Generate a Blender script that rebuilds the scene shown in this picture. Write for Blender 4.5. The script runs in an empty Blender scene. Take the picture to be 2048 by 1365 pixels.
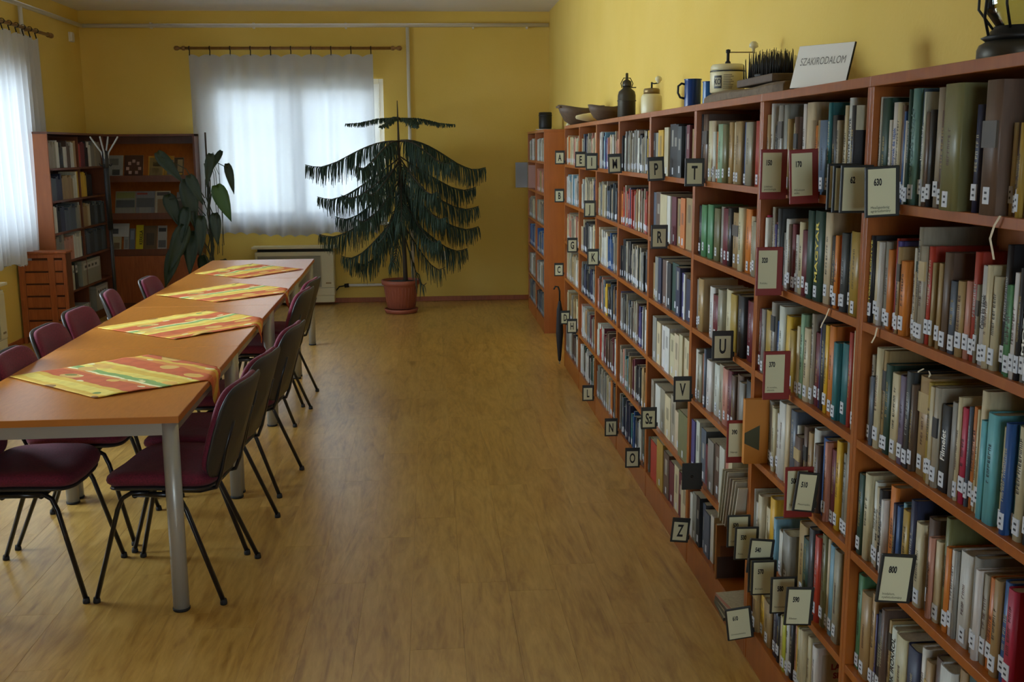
import bpy, bmesh, math, random
from mathutils import Vector, Matrix, noise

SC = bpy.context.scene
COL = SC.collection
PI = math.pi
rnd = random.Random(7)

# ------------------------------------------------------------------ camera
F_PX, PITCH, YAW, ROLL = 2152.9, .1781, .0743, -.0067
cp, sp, cy, sy = math.cos(PITCH), math.sin(PITCH), math.cos(YAW), math.sin(YAW)
right0 = Vector((cy, -sy, 0)); fwd = Vector((sy * cp, cy * cp, -sp)); up0 = Vector((sy * sp, cy * sp, cp))
cr, sr = math.cos(ROLL), math.sin(ROLL)
rgt = right0 * cr + up0 * sr
upv = up0 * cr - right0 * sr
cam_data = bpy.data.cameras.new('camera')
cam_data.sensor_width = 36
cam_data.lens = F_PX / 2048 * 36
cam_data.clip_start = .05
cam = bpy.data.objects.new('camera', cam_data)
COL.objects.link(cam)
cam.matrix_world = Matrix(((rgt.x, upv.x, -fwd.x, 0), (rgt.y, upv.y, -fwd.y, 0), (rgt.z, upv.z, -fwd.z, 1.75), (0, 0, 0, 1)))
SC.camera = cam

# ------------------------------------------------------------------ room measures, sky and light
XL, XR, YB, YF, ZC = -3.77, 1.364, -2.6, 12.42, 3.24
WIN_Z = (.92, 2.52)
FARWIN = (-2.46, -.50)                       # x range of the window in the far wall
SIDEWIN = [(7.7, 10.45), (4.4, 7.0)]   # y ranges of the windows in the side wall
FRONTWIN = [(-.4, 1.1)]          # x range of the window behind the camera

world = bpy.data.worlds.new('sky')
SC.world = world
world.use_nodes = True
wn = world.node_tree
wn.nodes.clear()
w_out = wn.nodes.new('ShaderNodeOutputWorld')
w_bg = wn.nodes.new('ShaderNodeBackground')
w_bg.inputs['Color'].default_value = (.76, .88, 1.0, 1)
w_bg.inputs['Strength'].default_value = 3.2
wn.links.new(w_bg.outputs[0], w_out.inputs[0])

def portal(name, loc, rot, sx, sy_):
    l = bpy.data.lights.new(name, 'AREA')
    l.shape = 'RECTANGLE'; l.size = sx; l.size_y = sy_
    l.cycles.is_portal = True
    o = bpy.data.objects.new(name, l)
    COL.objects.link(o)
    o.location = loc; o.rotation_euler = rot
zc_w = (WIN_Z[0] + WIN_Z[1]) / 2
portal('daylight_portal', (sum(FARWIN) / 2, YF + .3, zc_w), (-PI / 2, 0, 0), FARWIN[1] - FARWIN[0] + .1, 1.75)
for a, b in SIDEWIN:
    portal('daylight_portal', (XL - .3, (a + b) / 2, zc_w), (0, -PI / 2, 0), 1.75, b - a + .1)

for a, b in FRONTWIN:
    portal('daylight_portal', ((a + b) / 2, YB - .33, zc_w), (PI / 2, 0, 0), b - a + .1, 1.75)

SC.view_settings.view_transform = 'Standard'
SC.view_settings.look = 'None'
SC.view_settings.gamma = 1
SC.view_settings.use_curve_mapping = False
SC.view_settings.exposure = 2.68
SC.cycles.max_bounces = 12
SC.cycles.diffuse_bounces = 6
SC.cycles.transparent_max_bounces = 16
SC.cycles.sample_clamp_indirect = 6
SC.cycles.use_denoising = True

# ------------------------------------------------------------------ helpers
def lin(c):
    if isinstance(c, str):
        c = [int(c[i:i + 2], 16) for i in (0, 2, 4)]
    return tuple((v / 255 / 12.92) if v / 255 <= .04045 else ((v / 255 + .055) / 1.055) ** 2.4 for v in c)

class MB:
    """collects faces with a material slot and a colour, then links them as ONE mesh object"""
    def __init__(s):
        s.v, s.f, s.m, s.c, s.sm = [], [], [], [], []
    def add(s, vs, fs, mat=0, col=None, smooth=False):
        b = len(s.v)
        s.v += [tuple(p) for p in vs]
        for f in fs:
            s.f.append([b + i for i in f]); s.m.append(mat); s.c.append(col); s.sm.append(smooth)
        return s
    def box(s, lo, hi, mat=0, col=None, top=None, M=None):
        x0, y0, z0 = lo; x1, y1, z1 = hi
        vs = [(x0, y0, z0), (x1, y0, z0), (x1, y1, z0), (x0, y1, z0), (x0, y0, z1), (x1, y0, z1), (x1, y1, z1), (x0, y1, z1)]
        if M: vs = [M @ Vector(p) for p in vs]
        fs = [(0, 3, 2, 1), (4, 5, 6, 7), (0, 1, 5, 4), (1, 2, 6, 5), (2, 3, 7, 6), (3, 0, 4, 7)]
        b = len(s.v); s.v += [tuple(p) for p in vs]
        for i, f in enumerate(fs):
            s.f.append([b + k for k in f]); s.m.append(mat); s.c.append(top if (i == 1 and top) else col); s.sm.append(False)
        return s
    def quad(s, p, mat=0, col=None):
        return s.add(p, [tuple(range(len(p)))], mat, col)
    def lathe(s, prof, n=24, center=(0, 0, 0), mat=0, col=None, cap=True, M=None, smooth=True):
        cx, cy_, cz = center
        vs, fs = [], []
        for r, z in prof:
            for i in range(n):
                a = 2 * PI * i / n
                vs.append(Vector((cx + r * math.cos(a), cy_ + r * math.sin(a), cz + z)))
        for j in range(len(prof) - 1):
            for i in range(n):
                k = (i + 1) % n
                fs.append((j * n + i, j * n + k, (j + 1) * n + k, (j + 1) * n + i))
        if M: vs = [M @ p for p in vs]
        s.add(vs, fs, mat, col, smooth)
        if cap:
            b = len(s.v) - len(vs)
            for ring, rev in ((0, True), (len(prof) - 1, False)):
                if prof[ring][0] > 1e-5:
                    idx = [b + ring * n + i for i in range(n)]
                    s.f.append(idx[::-1] if rev else idx); s.m.append(mat); s.c.append(col); s.sm.append(False)
        return s
    def tube(s, pts, r, n=8, mat=0, col=None, flat=1.0, ref=None):
        """tube along a path; r a radius or a list of radii; flat squashes the section along ref"""
        pts = [Vector(p) for p in pts]
        rs = r if isinstance(r, (list, tuple)) else [r] * len(pts)
        vs, fs = [], []
        prev = None
        for i, p in enumerate(pts):
            d = (pts[min(i + 1, len(pts) - 1)] - pts[max(i - 1, 0)]).normalized()
            if prev is None:
                h = Vector(ref) if ref else (Vector((0, 0, 1)) if abs(d.z) < .9 else Vector((1, 0, 0)))
                a = d.cross(h).normalized()
            else:
                a = (prev - d * prev.dot(d)).normalized()
            prev = a
            b = d.cross(a)
            for k in range(n):
                t = 2 * PI * k / n
                vs.append(p + a * (math.cos(t) * rs[i]) + b * (math.sin(t) * rs[i] * flat))
        for j in range(len(pts) - 1):
            for k in range(n):
                q = (k + 1) % n
                fs.append((j * n + k, j * n + q, (j + 1) * n + q, (j + 1) * n + k))
        fs.append(tuple(range(n))[::-1]); fs.append(tuple(range((len(pts) - 1) * n, len(pts) * n)))
        return s.add(vs, fs, mat, col, True)
    def cyl(s, p0, p1, r, n=16, mat=0, col=None):
        return s.tube([p0, p1], r, n, mat, col)
    def build(s, name, mats, parent=None, bevel=0, smooth_angle=None):
        me = bpy.data.meshes.new(name)
        me.from_pydata(s.v, [], s.f)
        if not isinstance(mats, (list, tuple)): mats = [mats]
        for m in mats: me.materials.append(m)
        me.polygons.foreach_set('material_index', s.m)
        me.polygons.foreach_set('use_smooth', s.sm)
        if any(c is not None for c in s.c):
            at = me.color_attributes.new('Col', 'FLOAT_COLOR', 'CORNER')
            data = []
            for f, c in zip(s.f, s.c):
                c = c or (.5, .5, .5)
                for _ in f: data += [c[0], c[1], c[2], 1]
            at.data.foreach_set('color', data)
        me.update()
        o = bpy.data.objects.new(name, me)
        COL.objects.link(o)
        if parent: o.parent = parent
        if bevel:
            b = o.modifiers.new('edge', 'BEVEL'); b.width = bevel; b.segments = 2; b.limit_method = 'ANGLE'
        return o

def tag(o, label=None, cat=None, group=None, kind=None):
    if label: o['label'] = label
    if cat: o['category'] = cat
    if group: o['group'] = group
    if kind: o['kind'] = kind
    return o
def thing(name, loc, label, cat, rz=0, group=None):
    o = bpy.data.objects.new(name, None)
    o.empty_display_size = .05
    COL.objects.link(o)
    o.location = loc; o.rotation_euler = (0, 0, rz)
    return tag(o, label, cat, group)
def dup(root, loc, rz, label):
    def cop(o, par):
        c = o.copy(); COL.objects.link(c); c.parent = par
        for ch in o.children: cop(ch, c)
        return c
    r = cop(root, None); r.location = loc; r.rotation_euler = (0, 0, rz); r['label'] = label
    return r

TEXTS = []
def text(body, name, mat, parent, M, size, bold=.0, xs=1.0, align='CENTER'):
    """flat lettering, turned into a mesh at the end"""
    cu = bpy.data.curves.new(name, 'FONT')
    cu.body = body; cu.size = size; cu.align_x = align; cu.align_y = 'CENTER'; cu.offset = bold; cu.resolution_u = 3
    o = bpy.data.objects.new(name, cu)
    COL.objects.link(o)
    TEXTS.append((o, mat, parent, M @ Matrix.Diagonal((xs, 1, 1, 1))))
def flush_text():
    dg = bpy.context.evaluated_depsgraph_get()
    for o, mat, parent, M in TEXTS:
        me = bpy.data.meshes.new_from_object(o.evaluated_get(dg))
        me.transform(M)
        me.materials.clear(); me.materials.append(mat)
        n = o.name
        cu = o.data
        bpy.data.objects.remove(o); bpy.data.curves.remove(cu)
        me.name = n
        t = bpy.data.objects.new(n, me)
        COL.objects.link(t)
        if parent: t.parent = parent
# text frames: reading direction, glyph up, normal
def frame(pos, x, y, z):
    return Matrix(((x[0], y[0], z[0], pos[0]), (x[1], y[1], z[1], pos[1]), (x[2], y[2], z[2], pos[2]), (0, 0, 0, 1)))
def fr_front(pos): return frame(pos, (1, 0, 0), (0, 0, 1), (0, -1, 0))       # faces -y, upright
def fr_spine(pos): return frame(pos, (0, 0, 1), (0, 1, 0), (-1, 0, 0))       # faces -x, reads upwards

# ------------------------------------------------------------------ materials
def mat(name, col, rough=.6, metal=0, spec=.5):
    m = bpy.data.materials.new(name); m.use_nodes = True
    b = m.node_tree.nodes['Principled BSDF']
    b.inputs['Base Color'].default_value = (*lin(col), 1)
    b.inputs['Roughness'].default_value = rough
    b.inputs['Metallic'].default_value = metal
    b.inputs['Specular IOR Level'].default_value = spec
    return m
def N(m, t, **kw):
    n = m.node_tree.nodes.new(t)
    for k, v in kw.items(): setattr(n, k, v)
    return n
def L(m, a, b): m.node_tree.links.new(a, b)
def bsdf(m): return m.node_tree.nodes['Principled BSDF']
def mix_rgb(m, fac, a, b, blend='MIX'):
    n = N(m, 'ShaderNodeMix', data_type='RGBA', blend_type=blend)
    for i, v in ((0, fac), (6, a), (7, b)):
        if hasattr(v, 'is_output'): L(m, v, n.inputs[i])
        else: n.inputs[i].default_value = v if i == 0 else (*v, 1)
    return n.outputs[2]
def obj_coord(m, scale=(1, 1, 1), kind='Object', rot=(0, 0, 0)):
    t = N(m, 'ShaderNodeTexCoord'); mp = N(m, 'ShaderNodeMapping')
    mp.inputs['Scale'].default_value = scale; mp.inputs['Rotation'].default_value = rot
    L(m, t.outputs[kind], mp.inputs[0]); return mp.outputs[0]
def noise_tex(m, vec, scale, detail=3, rough=.5, dist=0):
    n = N(m, 'ShaderNodeTexNoise'); n.inputs['Scale'].default_value = scale
    n.inputs['Detail'].default_value = detail; n.inputs['Roughness'].default_value = rough; n.inputs['Distortion'].default_value = dist
    if vec: L(m, vec, n.inputs['Vector'])
    return n.outputs['Fac']
def ramp(m, fac, stops):
    r = N(m, 'ShaderNodeValToRGB'); e = r.color_ramp.elements
    while len(e) < len(stops): e.new(.5)
    for el, (p, c) in zip(e, stops):
        el.position = p; el.color = (*c, 1)
    L(m, fac, r.inputs[0]); return r.outputs[0]
def bump(m, h, strength, dist=.01):
    b = N(m, 'ShaderNodeBump'); b.inputs['Strength'].default_value = strength; b.inputs['Distance'].default_value = dist
    L(m, h, b.inputs['Height']); L(m, b.outputs[0], bsdf(m).inputs['Normal'])

def wood(name, c0, c1, scale=(1, 1, 1), rough=.4, grain=14, kind='Object'):
    m = mat(name, c0, rough)
    v = obj_coord(m, scale, kind)
    n = noise_tex(m, v, grain, 5, .6, .6)
    c = ramp(m, n, [(.3, lin(c0)), (.72, lin(c1))])
    oi = N(m, 'ShaderNodeObjectInfo')
    c2 = mix_rgb(m, .0, c, c)
    L(m, c, bsdf(m).inputs['Base Color'])
    return m

M = {}
def yellow_wall():
    m = mat('yellow wall paint', 'dab858', .75, spec=.25)
    v = obj_coord(m)
    n = noise_tex(m, v, 1.1, 3)
    L(m, ramp(m, n, [(.3, lin('d6b654')), (.7, lin('dfc166'))]), bsdf(m).inputs['Base Color'])
    bump(m, noise_tex(m, v, 60, 2), .25, .004)
    return m
M['wall'] = yellow_wall()
M['ceil'] = mat('white ceiling paint', 'dedad2', .8)
M['white'] = mat('white paint', 'd8d4c8', .4)
M['pvc'] = mat('white window plastic', 'e6e6e4', .35)
M['cream'] = mat('cream enamel', 'd4cba6', .4)
M['greycream'] = mat('grey cream grille', '98937c', .5)
M['darkslot'] = mat('dark slot', '171614', .7)
M['shelfwood'] = wood('orange beech veneer', '8c4814', '9e581a', (3, 3, .5), .32, 9)
M['salmonwood'] = wood('orange beech panel', '925022', 'a05a28', (3, 3, .4), .4, 9)
M['darkwood'] = wood('brown veneer', '5c3018', '6c3c1e', (3, 3, .5), .4, 9)
M['redpine'] = wood('red brown stained pine', '8e4820', 'aa5e2e', (9, 9, .8), .4, 6)
M['rodwood'] = wood('turned rod wood', '7a5426', '926a34', (1, 1, 1), .4, 20)
M['tabletop'] = wood('beech laminate top', 'b8742c', 'c88238', (6, 1, 6), .28, 14)
M['tableedge'] = mat('orange edge band', 'b8722c', .4)
M['steel'] = mat('silver grey steel', 'a4a49e', .35, .3)
M['blacksteel'] = mat('black tube steel', '17161a', .3, .2, .6)
M['plastic'] = mat('charcoal back shell', '2e2c2a', .45)
M['rubber'] = mat('black rubber', '121112', .7)
def burgundy():
    m = mat('burgundy cloth', '7c1e3a', .85)
    v = obj_coord(m)
    n = noise_tex(m, v, 160, 2)
    L(m, ramp(m, n, [(.35, lin('581228')), (.7, lin('741c36'))]), bsdf(m).inputs['Base Color'])
    bump(m, n, .3, .002)
    bsdf(m).inputs['Sheen Weight'].default_value = .04
    return m
M['burgundy'] = burgundy()
M['terracotta'] = mat('terracotta plastic', '96503a', .55)
M['soil'] = mat('soil', '2a2018', .9)
M['bark'] = mat('brown bark', '3c3226', .85)
M['needle'] = mat('dark green needles', '2a4030', .6)
M['leaf'] = mat('dark green leaf', '1c3018', .5)
M['leaf2'] = mat('green leaf', '34581c', .5)
M['twig'] = mat('vine stem', '2e3420', .6)
M['black'] = mat('black print', '141312', .6)
M['goldprint'] = mat('yellow print', 'd8c448', .5)
M['whiteprint'] = mat('white print', 'e0e0d8', .5)
M['darkred'] = mat('dark red print', '7c2030', .5)
M['bluep'] = mat('blue print', '2c4c88', .5)
M['cardblack'] = mat('black card holder', '22231f', .4)
M['cardred'] = mat('dark red card holder', '7c1c12', .4)
M['paper'] = mat('cream card paper', 'c8c6a2', .6)
M['brass'] = mat('aged brass', '8a744a', .4, .6)
M['tin'] = mat('dark tarnished tin', '3e3a30', .42, .6)
M['iron'] = mat('black iron', '1c1b19', .5, .3)
M['blueenamel'] = mat('dark blue enamel', '1c3f7c', .2)
M['blueenamel2'] = mat('blue enamel', '2c629c', .2)
M['oldwood'] = wood('grey brown old wood', '5c4a34', '78654a', (2, 6, 6), .7, 8)
M['bowlwood'] = wood('dark carved wood', '4c3c2c', '5f4a36', (2, 6, 6), .6, 8)
M['ceramic'] = mat('cream ceramic', 'd8cfa4', .35)
M['lilac'] = mat('grey lilac wall patch', 'c4b8c0', .6)

def vcol(name, rough, bumpy=0, var=.06):
    m = mat(name, 'ffffff', rough)
    a = N(m, 'ShaderNodeVertexColor', layer_name='Col')
    v = obj_coord(m, (40, 40, 6))
    n = noise_tex(m, v, 3, 3)
    lo, hi = .80 * (1 - var), .80
    mul = ramp(m, n, [(.25, (lo, lo, lo)), (.75, (hi, hi, hi))])
    L(m, mix_rgb(m, 1, a.outputs[0], mul, 'MULTIPLY'), bsdf(m).inputs['Base Color'])
    return m
M['book'] = vcol('printed book cloth', .5, var=.28)
M['gloss'] = vcol('glossy printed cover', .40, var=.14)

def floor_mat():
    m = mat('oak laminate', 'b88c4c', .3)
    v = obj_coord(m, (1, .14, 1))
    oi = N(m, 'ShaderNodeObjectInfo')
    add = N(m, 'ShaderNodeVectorMath', operation='ADD')
    sc = N(m, 'ShaderNodeVectorMath', operation='SCALE'); sc.inputs[0].default_value = (37, 91, 53)
    L(m, oi.outputs['Random'], sc.inputs['Scale']); L(m, v, add.inputs[0]); L(m, sc.outputs[0], add.inputs[1])
    n1 = noise_tex(m, add.outputs[0], 8, 6, .64, 2.4)
    n2 = noise_tex(m, add.outputs[0], 55, 3, .5, .3)
    c = ramp(m, n1, [(.28, lin('8e6426')), (.5, lin('bd9448')), (.72, lin('d0aa5e'))])
    c = mix_rgb(m, .22, c, ramp(m, n2, [(.35, lin('8e6426')), (.65, lin('d8b46c'))]))
    hsv = N(m, 'ShaderNodeHueSaturation')
    mr = N(m, 'ShaderNodeMapRange'); mr.inputs[3].default_value = .96; mr.inputs[4].default_value = 1.03
    L(m, oi.outputs['Random'], mr.inputs[0]); L(m, mr.outputs[0], hsv.inputs['Value']); L(m, c, hsv.inputs['Color'])
    L(m, hsv.outputs[0], bsdf(m).inputs['Base Color'])
    bsdf(m).inputs['Roughness'].default_value = .285
    bsdf(m).inputs['Specular IOR Level'].default_value = .95
    return m
M['floor'] = floor_mat()

def sheer(name, base, alpha):
    m = bpy.data.materials.new(name); m.use_nodes = True
    nt = m.node_tree; nt.nodes.clear()
    out = N(m, 'ShaderNodeOutputMaterial')
    tr = N(m, 'ShaderNodeBsdfTransparent'); tl = N(m, 'ShaderNodeBsdfTranslucent'); df = N(m, 'ShaderNodeBsdfDiffuse')
    tl.inputs[0].default_value = (.215, .225, .24, 1); df.inputs[0].default_value = (*lin(base), 1)
    mx = N(m, 'ShaderNodeMixShader'); mx.inputs[0].default_value = .45
    L(m, tl.outputs[0], mx.inputs[1]); L(m, df.outputs[0], mx.inputs[2])
    # lace: rows of small woven dots and a closed embroidered band above the hem
    uv = N(m, 'ShaderNodeTexCoord'); sep = N(m, 'ShaderNodeSeparateXYZ'); L(m, uv.outputs['UV'], sep.inputs[0])
    vo = N(m, 'ShaderNodeTexVoronoi'); vo.inputs['Scale'].default_value = 13; vo.inputs['Randomness'].default_value = .35
    L(m, uv.outputs['UV'], vo.inputs['Vector'])
    dots = N(m, 'ShaderNodeMath', operation='LESS_THAN'); L(m, vo.outputs['Distance'], dots.inputs[0]); dots.inputs[1].default_value = .13
    band = N(m, 'ShaderNodeMath', operation='LESS_THAN'); L(m, sep.outputs[1], band.inputs[0]); band.inputs[1].default_value = .26
    nz = noise_tex(m, uv.outputs['UV'], 26, 2, .5, 1.5)
    br = N(m, 'ShaderNodeMath', operation='GREATER_THAN'); L(m, nz, br.inputs[0]); br.inputs[1].default_value = .5
    bb = N(m, 'ShaderNodeMath', operation='MULTIPLY'); L(m, band.outputs[0], bb.inputs[0]); L(m, br.outputs[0], bb.inputs[1])
    mx2 = N(m, 'ShaderNodeMath', operation='MAXIMUM'); L(m, dots.outputs[0], mx2.inputs[0]); L(m, bb.outputs[0], mx2.inputs[1])
    op = N(m, 'ShaderNodeMapRange'); op.inputs[3].default_value = alpha; op.inputs[4].default_value = min(1, alpha + .02)
    L(m, mx2.outputs[0], op.inputs[0])
    fin = N(m, 'ShaderNodeMixShader'); L(m, op.outputs[0], fin.inputs[0]); L(m, tr.outputs[0], fin.inputs[1]); L(m, mx.outputs[0], fin.inputs[2])
    L(m, fin.outputs[0], out.inputs[0])
    return m
M['sheer'] = sheer('white lace voile', 'f4f4f4', .97)

def glass(name, tint=(1, 1, 1), amount=.06):
    m = bpy.data.materials.new(name); m.use_nodes = True
    nt = m.node_tree; nt.nodes.clear()
    out = N(m, 'ShaderNodeOutputMaterial'); tr = N(m, 'ShaderNodeBsdfTransparent'); gl = N(m, 'ShaderNodeBsdfGlossy')
    gl.inputs['Roughness'].default_value = .02; tr.inputs[0].default_value = (*tint, 1)
    fr = N(m, 'ShaderNodeFresnel'); fr.inputs[0].default_value = 1.35
    mx = N(m, 'ShaderNodeMixShader'); L(m, fr.outputs[0], mx.inputs[0]); L(m, tr.outputs[0], mx.inputs[1]); L(m, gl.outputs[0], mx.inputs[2])
    L(m, mx.outputs[0], out.inputs[0])
    return m
M['glass'] = glass('window glass', (.95, .97, .97))
M['lampglass'] = glass('lamp chimney glass', (.9, .92, .85))
# ------------------------------------------------------------------ the room
T = .30
def struct(o): o['kind'] = 'structure'; return o
w = MB()
w.box((XL - T, YF, 0), (FARWIN[0], YF + T, ZC)).box((FARWIN[1], YF, 0), (XR + T, YF + T, ZC))
w.box((FARWIN[0], YF, 0), (FARWIN[1], YF + T, WIN_Z[0])).box((FARWIN[0], YF, WIN_Z[1]), (FARWIN[1], YF + T, ZC))
struct(w.build('wall_back', M['wall']))
w = MB(); y = YF
for a, b in SIDEWIN:
    w.box((XL - T, b, 0), (XL, y, ZC))
    w.box((XL - T, a, 0), (XL, b, WIN_Z[0])).box((XL - T, a, WIN_Z[1]), (XL, b, ZC)); y = a
w.box((XL - T, YB, 0), (XL, y, ZC))
struct(w.build('wall_left', M['wall']))
struct(MB().box((XR, YB, 0), (XR + T, YF, ZC)).build('wall_right', M['wall']))
w = MB(); x = XL - T
for a, b in FRONTWIN:
    w.box((x, YB - T, 0), (a, YB, ZC)).box((a, YB - T, 0), (b, YB, WIN_Z[0])).box((a, YB - T, WIN_Z[1]), (b, YB, ZC)); x = b
w.box((x, YB - T, 0), (XR + T, YB, ZC))
struct(w.build('wall_front', M['wall']))
struct(MB().box((XL - T, YB - T, ZC), (XR + T, YF + T, ZC + .2)).build('ceiling', M['ceil']))
fl = struct(MB().box((XL - T, YB - T, -.2), (XR + T, YF + T, -.008)).build('floor', mat('joint shade', '8a6434', .6)))
PW, PLEN = .193, 1.38
k = 0
x = XL
shared = {}
while x < XR - .01:
    y = -1.4 - rnd.random() * PLEN
    while y < YF:
        y0, y1, x1 = max(y, -1.4), min(y + PLEN, YF), min(x + PW, XR)
        wdt, ln = x1 - x, y1 - y0
        if ln > .02:
            key = (round(wdt, 3), round(ln, 3))
            if key not in shared:
                a, b, h = wdt / 2 - .0001, ln / 2 - .0001, .008
                e = .0006
                vs = [(-a, -b, -h), (a, -b, -h), (a, b, -h), (-a, b, -h), (-a, -b, -e), (a, -b, -e), (a, b, -e), (-a, b, -e),
                      (-a + e, -b + e, 0), (a - e, -b + e, 0), (a - e, b - e, 0), (-a + e, b - e, 0)]
                fs = [(0, 1, 5, 4), (1, 2, 6, 5), (2, 3, 7, 6), (3, 0, 4, 7), (4, 5, 9, 8), (5, 6, 10, 9), (6, 7, 11, 10), (7, 4, 8, 11), (8, 9, 10, 11)]
                o = MB().add(vs, fs).build('floor_plank', M['floor'], fl)
                shared[key] = o.data
            else:
                o = bpy.data.objects.new('floor_plank', shared[key]); COL.objects.link(o); o.parent = fl
            o.location = ((x + x1) / 2, (y0 + y1) / 2, 0); k += 1
        y += PLEN
    x += PW

struct(MB().box((XL, YF - .014, 0), (XR, YF, .055)).build('baseboard_back', M['redpine'], bevel=.003))
struct(MB().box((XL, YB, 0), (XL + .014, YF - .014, .055)).build('baseboard_left', M['redpine'], bevel=.003))

def window(n, p0, ux, un, width, sash_n):
    """p0 lower corner on the inner wall face, ux along the wall, un outwards"""
    ux, un = Vector(ux), Vector(un)
    def Mx(off): return Matrix(((ux.x, un.x, 0, p0[0]), (ux.y, un.y, 0, p0[1]), (0, 0, 1, p0[2]), (0, 0, 0, 1))) @ Matrix.Translation(off)
    h = WIN_Z[1] - WIN_Z[0]
    m = MB(); I = Mx((0, 0, 0)); d0, d1 = .10, .17; t = .055
    m.box((0, d0, 0), (t, d1, h), M=I).box((width - t, d0, 0), (width, d1, h), M=I).box((t, d0, 0), (width - t, d1, t), M=I).box((t, d0, h - t), (width - t, d1, h), M=I)
    root = struct(m.build('window_%d' % n, M['pvc'], bevel=.004))
    sw = (width - 2 * t) / sash_n
    for k in range(sash_n):
        a = t + k * sw; b = a + sw; s = .065
        m = MB()
        m.box((a + .002, d0 - .02, t), (a + s, d1 - .02, h - t), M=I).box((b - s, d0 - .02, t), (b - .002, d1 - .02, h - t), M=I)
        m.box((a + s, d0 - .02, t), (b - s, d1 - .02, t + s), M=I).box((a + s, d0 - .02, h - t - s), (b - s, d1 - .02, h - t), M=I)
        sa = m.build('window_sash', M['pvc'], root, bevel=.004)
        MB().box((a + s, d0 + .01, t + s), (b - s, d0 + .016, h - t - s), M=I).build('pane', M['glass'], sa)
    hx = t + sw - .03
    MB().box((hx, d0 - .06, h * .5 - .02), (hx + .02, d0 - .02, h * .5 + .02), M=I).box((hx, d0 - .06, h * .5 - .12), (hx + .02, d0 - .045, h * .5 + .02), M=I).build('window_handle', M['pvc'], root)
    MB().box((-.04, -.05, -.03), (width + .04, d0, 0), M=I).build('window_sill', M['white'], root, bevel=.005)
    MB().box((-.03, d1, -.03), (width + .03, T + .05, 0), M=I).build('outer_sill', M['white'], root)
window(1, (FARWIN[0], YF, WIN_Z[0]), (1, 0, 0), (0, 1, 0), FARWIN[1] - FARWIN[0], 2)
for i, (a, b) in enumerate(SIDEWIN):
    window(2 + i, (XL, a, WIN_Z[0]), (0, 1, 0), (-1, 0, 0), b - a, 2)
for i, (a, b) in enumerate(FRONTWIN):
    window(5 + i, (b, YB, WIN_Z[0]), (-1, 0, 0), (0, -1, 0), b - a, 2)

# outdoors: pale yard, a neighbour's house, a bare tree
struct(MB().box((-40, YF + .6, -1.2), (40, 60, -.9)).build('ground', mat('pale yard', 'b4b4ac', .9)))
hs = thing('house', (-2.8, 27, -1), 'pale neighbouring house with low gable seen through the lace curtain', 'house')
MB().box((-5, 0, 0), (4.6, 7, 3.4)).build('wall', mat('pale render', 'd8d8d4', .9), hs)
g = MB(); g.add([(-5.5, -.5, 3.3), (5.1, -.5, 3.3), (-.2, -.5, 5.6), (-5.5, 7.5, 3.3), (5.1, 7.5, 3.3), (-.2, 7.5, 5.6)], [(0, 1, 2), (3, 5, 4), (0, 2, 5, 3), (1, 4, 5, 2), (0, 3, 4, 1)])
g.build('roof', mat('grey roof', 'a8a8aa', .9), hs)
for xx in (-3.4, 1.6):
    wf = MB().box((xx, -.05, 1.2), (xx + 1.3, 0, 2.6)).build('window', M['pvc'], hs)
    MB().box((xx + .1, -.06, 1.3), (xx + 1.2, -.05, 2.5)).build('pane', mat('far glass', '8c98a2', .2), wf)
bt = thing('bare_tree', (-5.4, 22, -1), 'bare winter tree outside the window behind the lace curtain', 'tree')
tm = MB()
def limb(p, d, ln, r, depth):
    q = p + d * ln
    tm.tube([p, (p + q) / 2 + Vector((rnd.uniform(-.04, .04), 0, 0)), q], [r, r * .85, r * .65], 5)
    if depth:
        for _ in range(3):
            nd = (d + Vector((rnd.uniform(-.55, .55), rnd.uniform(-.4, .4), rnd.uniform(-.1, .35)))).normalized()
            limb(q, nd, ln * .72, r * .6, depth - 1)
limb(Vector((0, 0, 0)), Vector((.03, 0, 1)).normalized(), 2.3, .13, 4)
tm.build('trunk', M['bark'], bt)

# ------------------------------------------------------------------ heating pipes
def pipe(name, pts, r, label):
    m = MB().tube(pts, r, 10)
    o = m.build(name, M['white']); return tag(o, label, 'pipe')
ph = thing('heating_pipe', (0, 0, 0), 'white painted pipe running under the ceiling along the far wall', 'pipe')
MB().tube([(XL + .05, YF - .05, 3.075), (XR - .01, YF - .05, 3.09)], .022, 10).build('pipe_run', M['white'], ph)
MB().tube([(-.215, YF - .04, 3.07), (-.215, YF - .04, .22)], .02, 10).build('riser', M['white'], ph)
for xx in (-3.0, -1.9, -.9, .5, 1.1):
    MB().box((xx, YF - .06, 3.05), (xx + .02, YF, 3.11)).build('clip', M['white'], ph)
ps = thing('heating_pipe', (0, 0, 0), 'white painted pipe along the window wall above the curtain rod', 'pipe')
MB().tube([(XL + .045, 3, 3.075), (XL + .045, YF - .05, 3.075)], .022, 10).build('pipe_run', M['white'], ps)
MB().tube([(XL + .04, 10.6, 3.06), (XL + .04, 10.6, 1.96)], .02, 10).build('riser', M['white'], ps)
pl = thing('gas_pipe', (0, 0, 0), 'short white pipe low on the wall behind the terracotta pot', 'pipe')
MB().tube([(-.96, YF - .05, .205), (-.215, YF - .05, .205)], .016, 10).build('pipe_run', M['white'], pl)
MB().tube([(-1.0, YF - .05, .2), (-.95, YF - .05, .205)], .024, 10).build('valve', M['iron'], pl)
MB().tube([(-1.12, YF - .05, .12), (-1.06, YF - .05, .19), (-1.0, YF - .05, .2)], .008, 6).build('hose', M['iron'], pl)
jb = thing('junction_box', (XL, 12.1, 2.93), 'small white junction box below the pipe in the corner', 'electrical box')
MB().box((0, -.05, -.05), (.03, .05, .05)).build('box_body', M['white'], jb, bevel=.004)
MB().box((.03, -.04, -.04), (.036, .04, .04)).build('lid', M['white'], jb)
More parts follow.
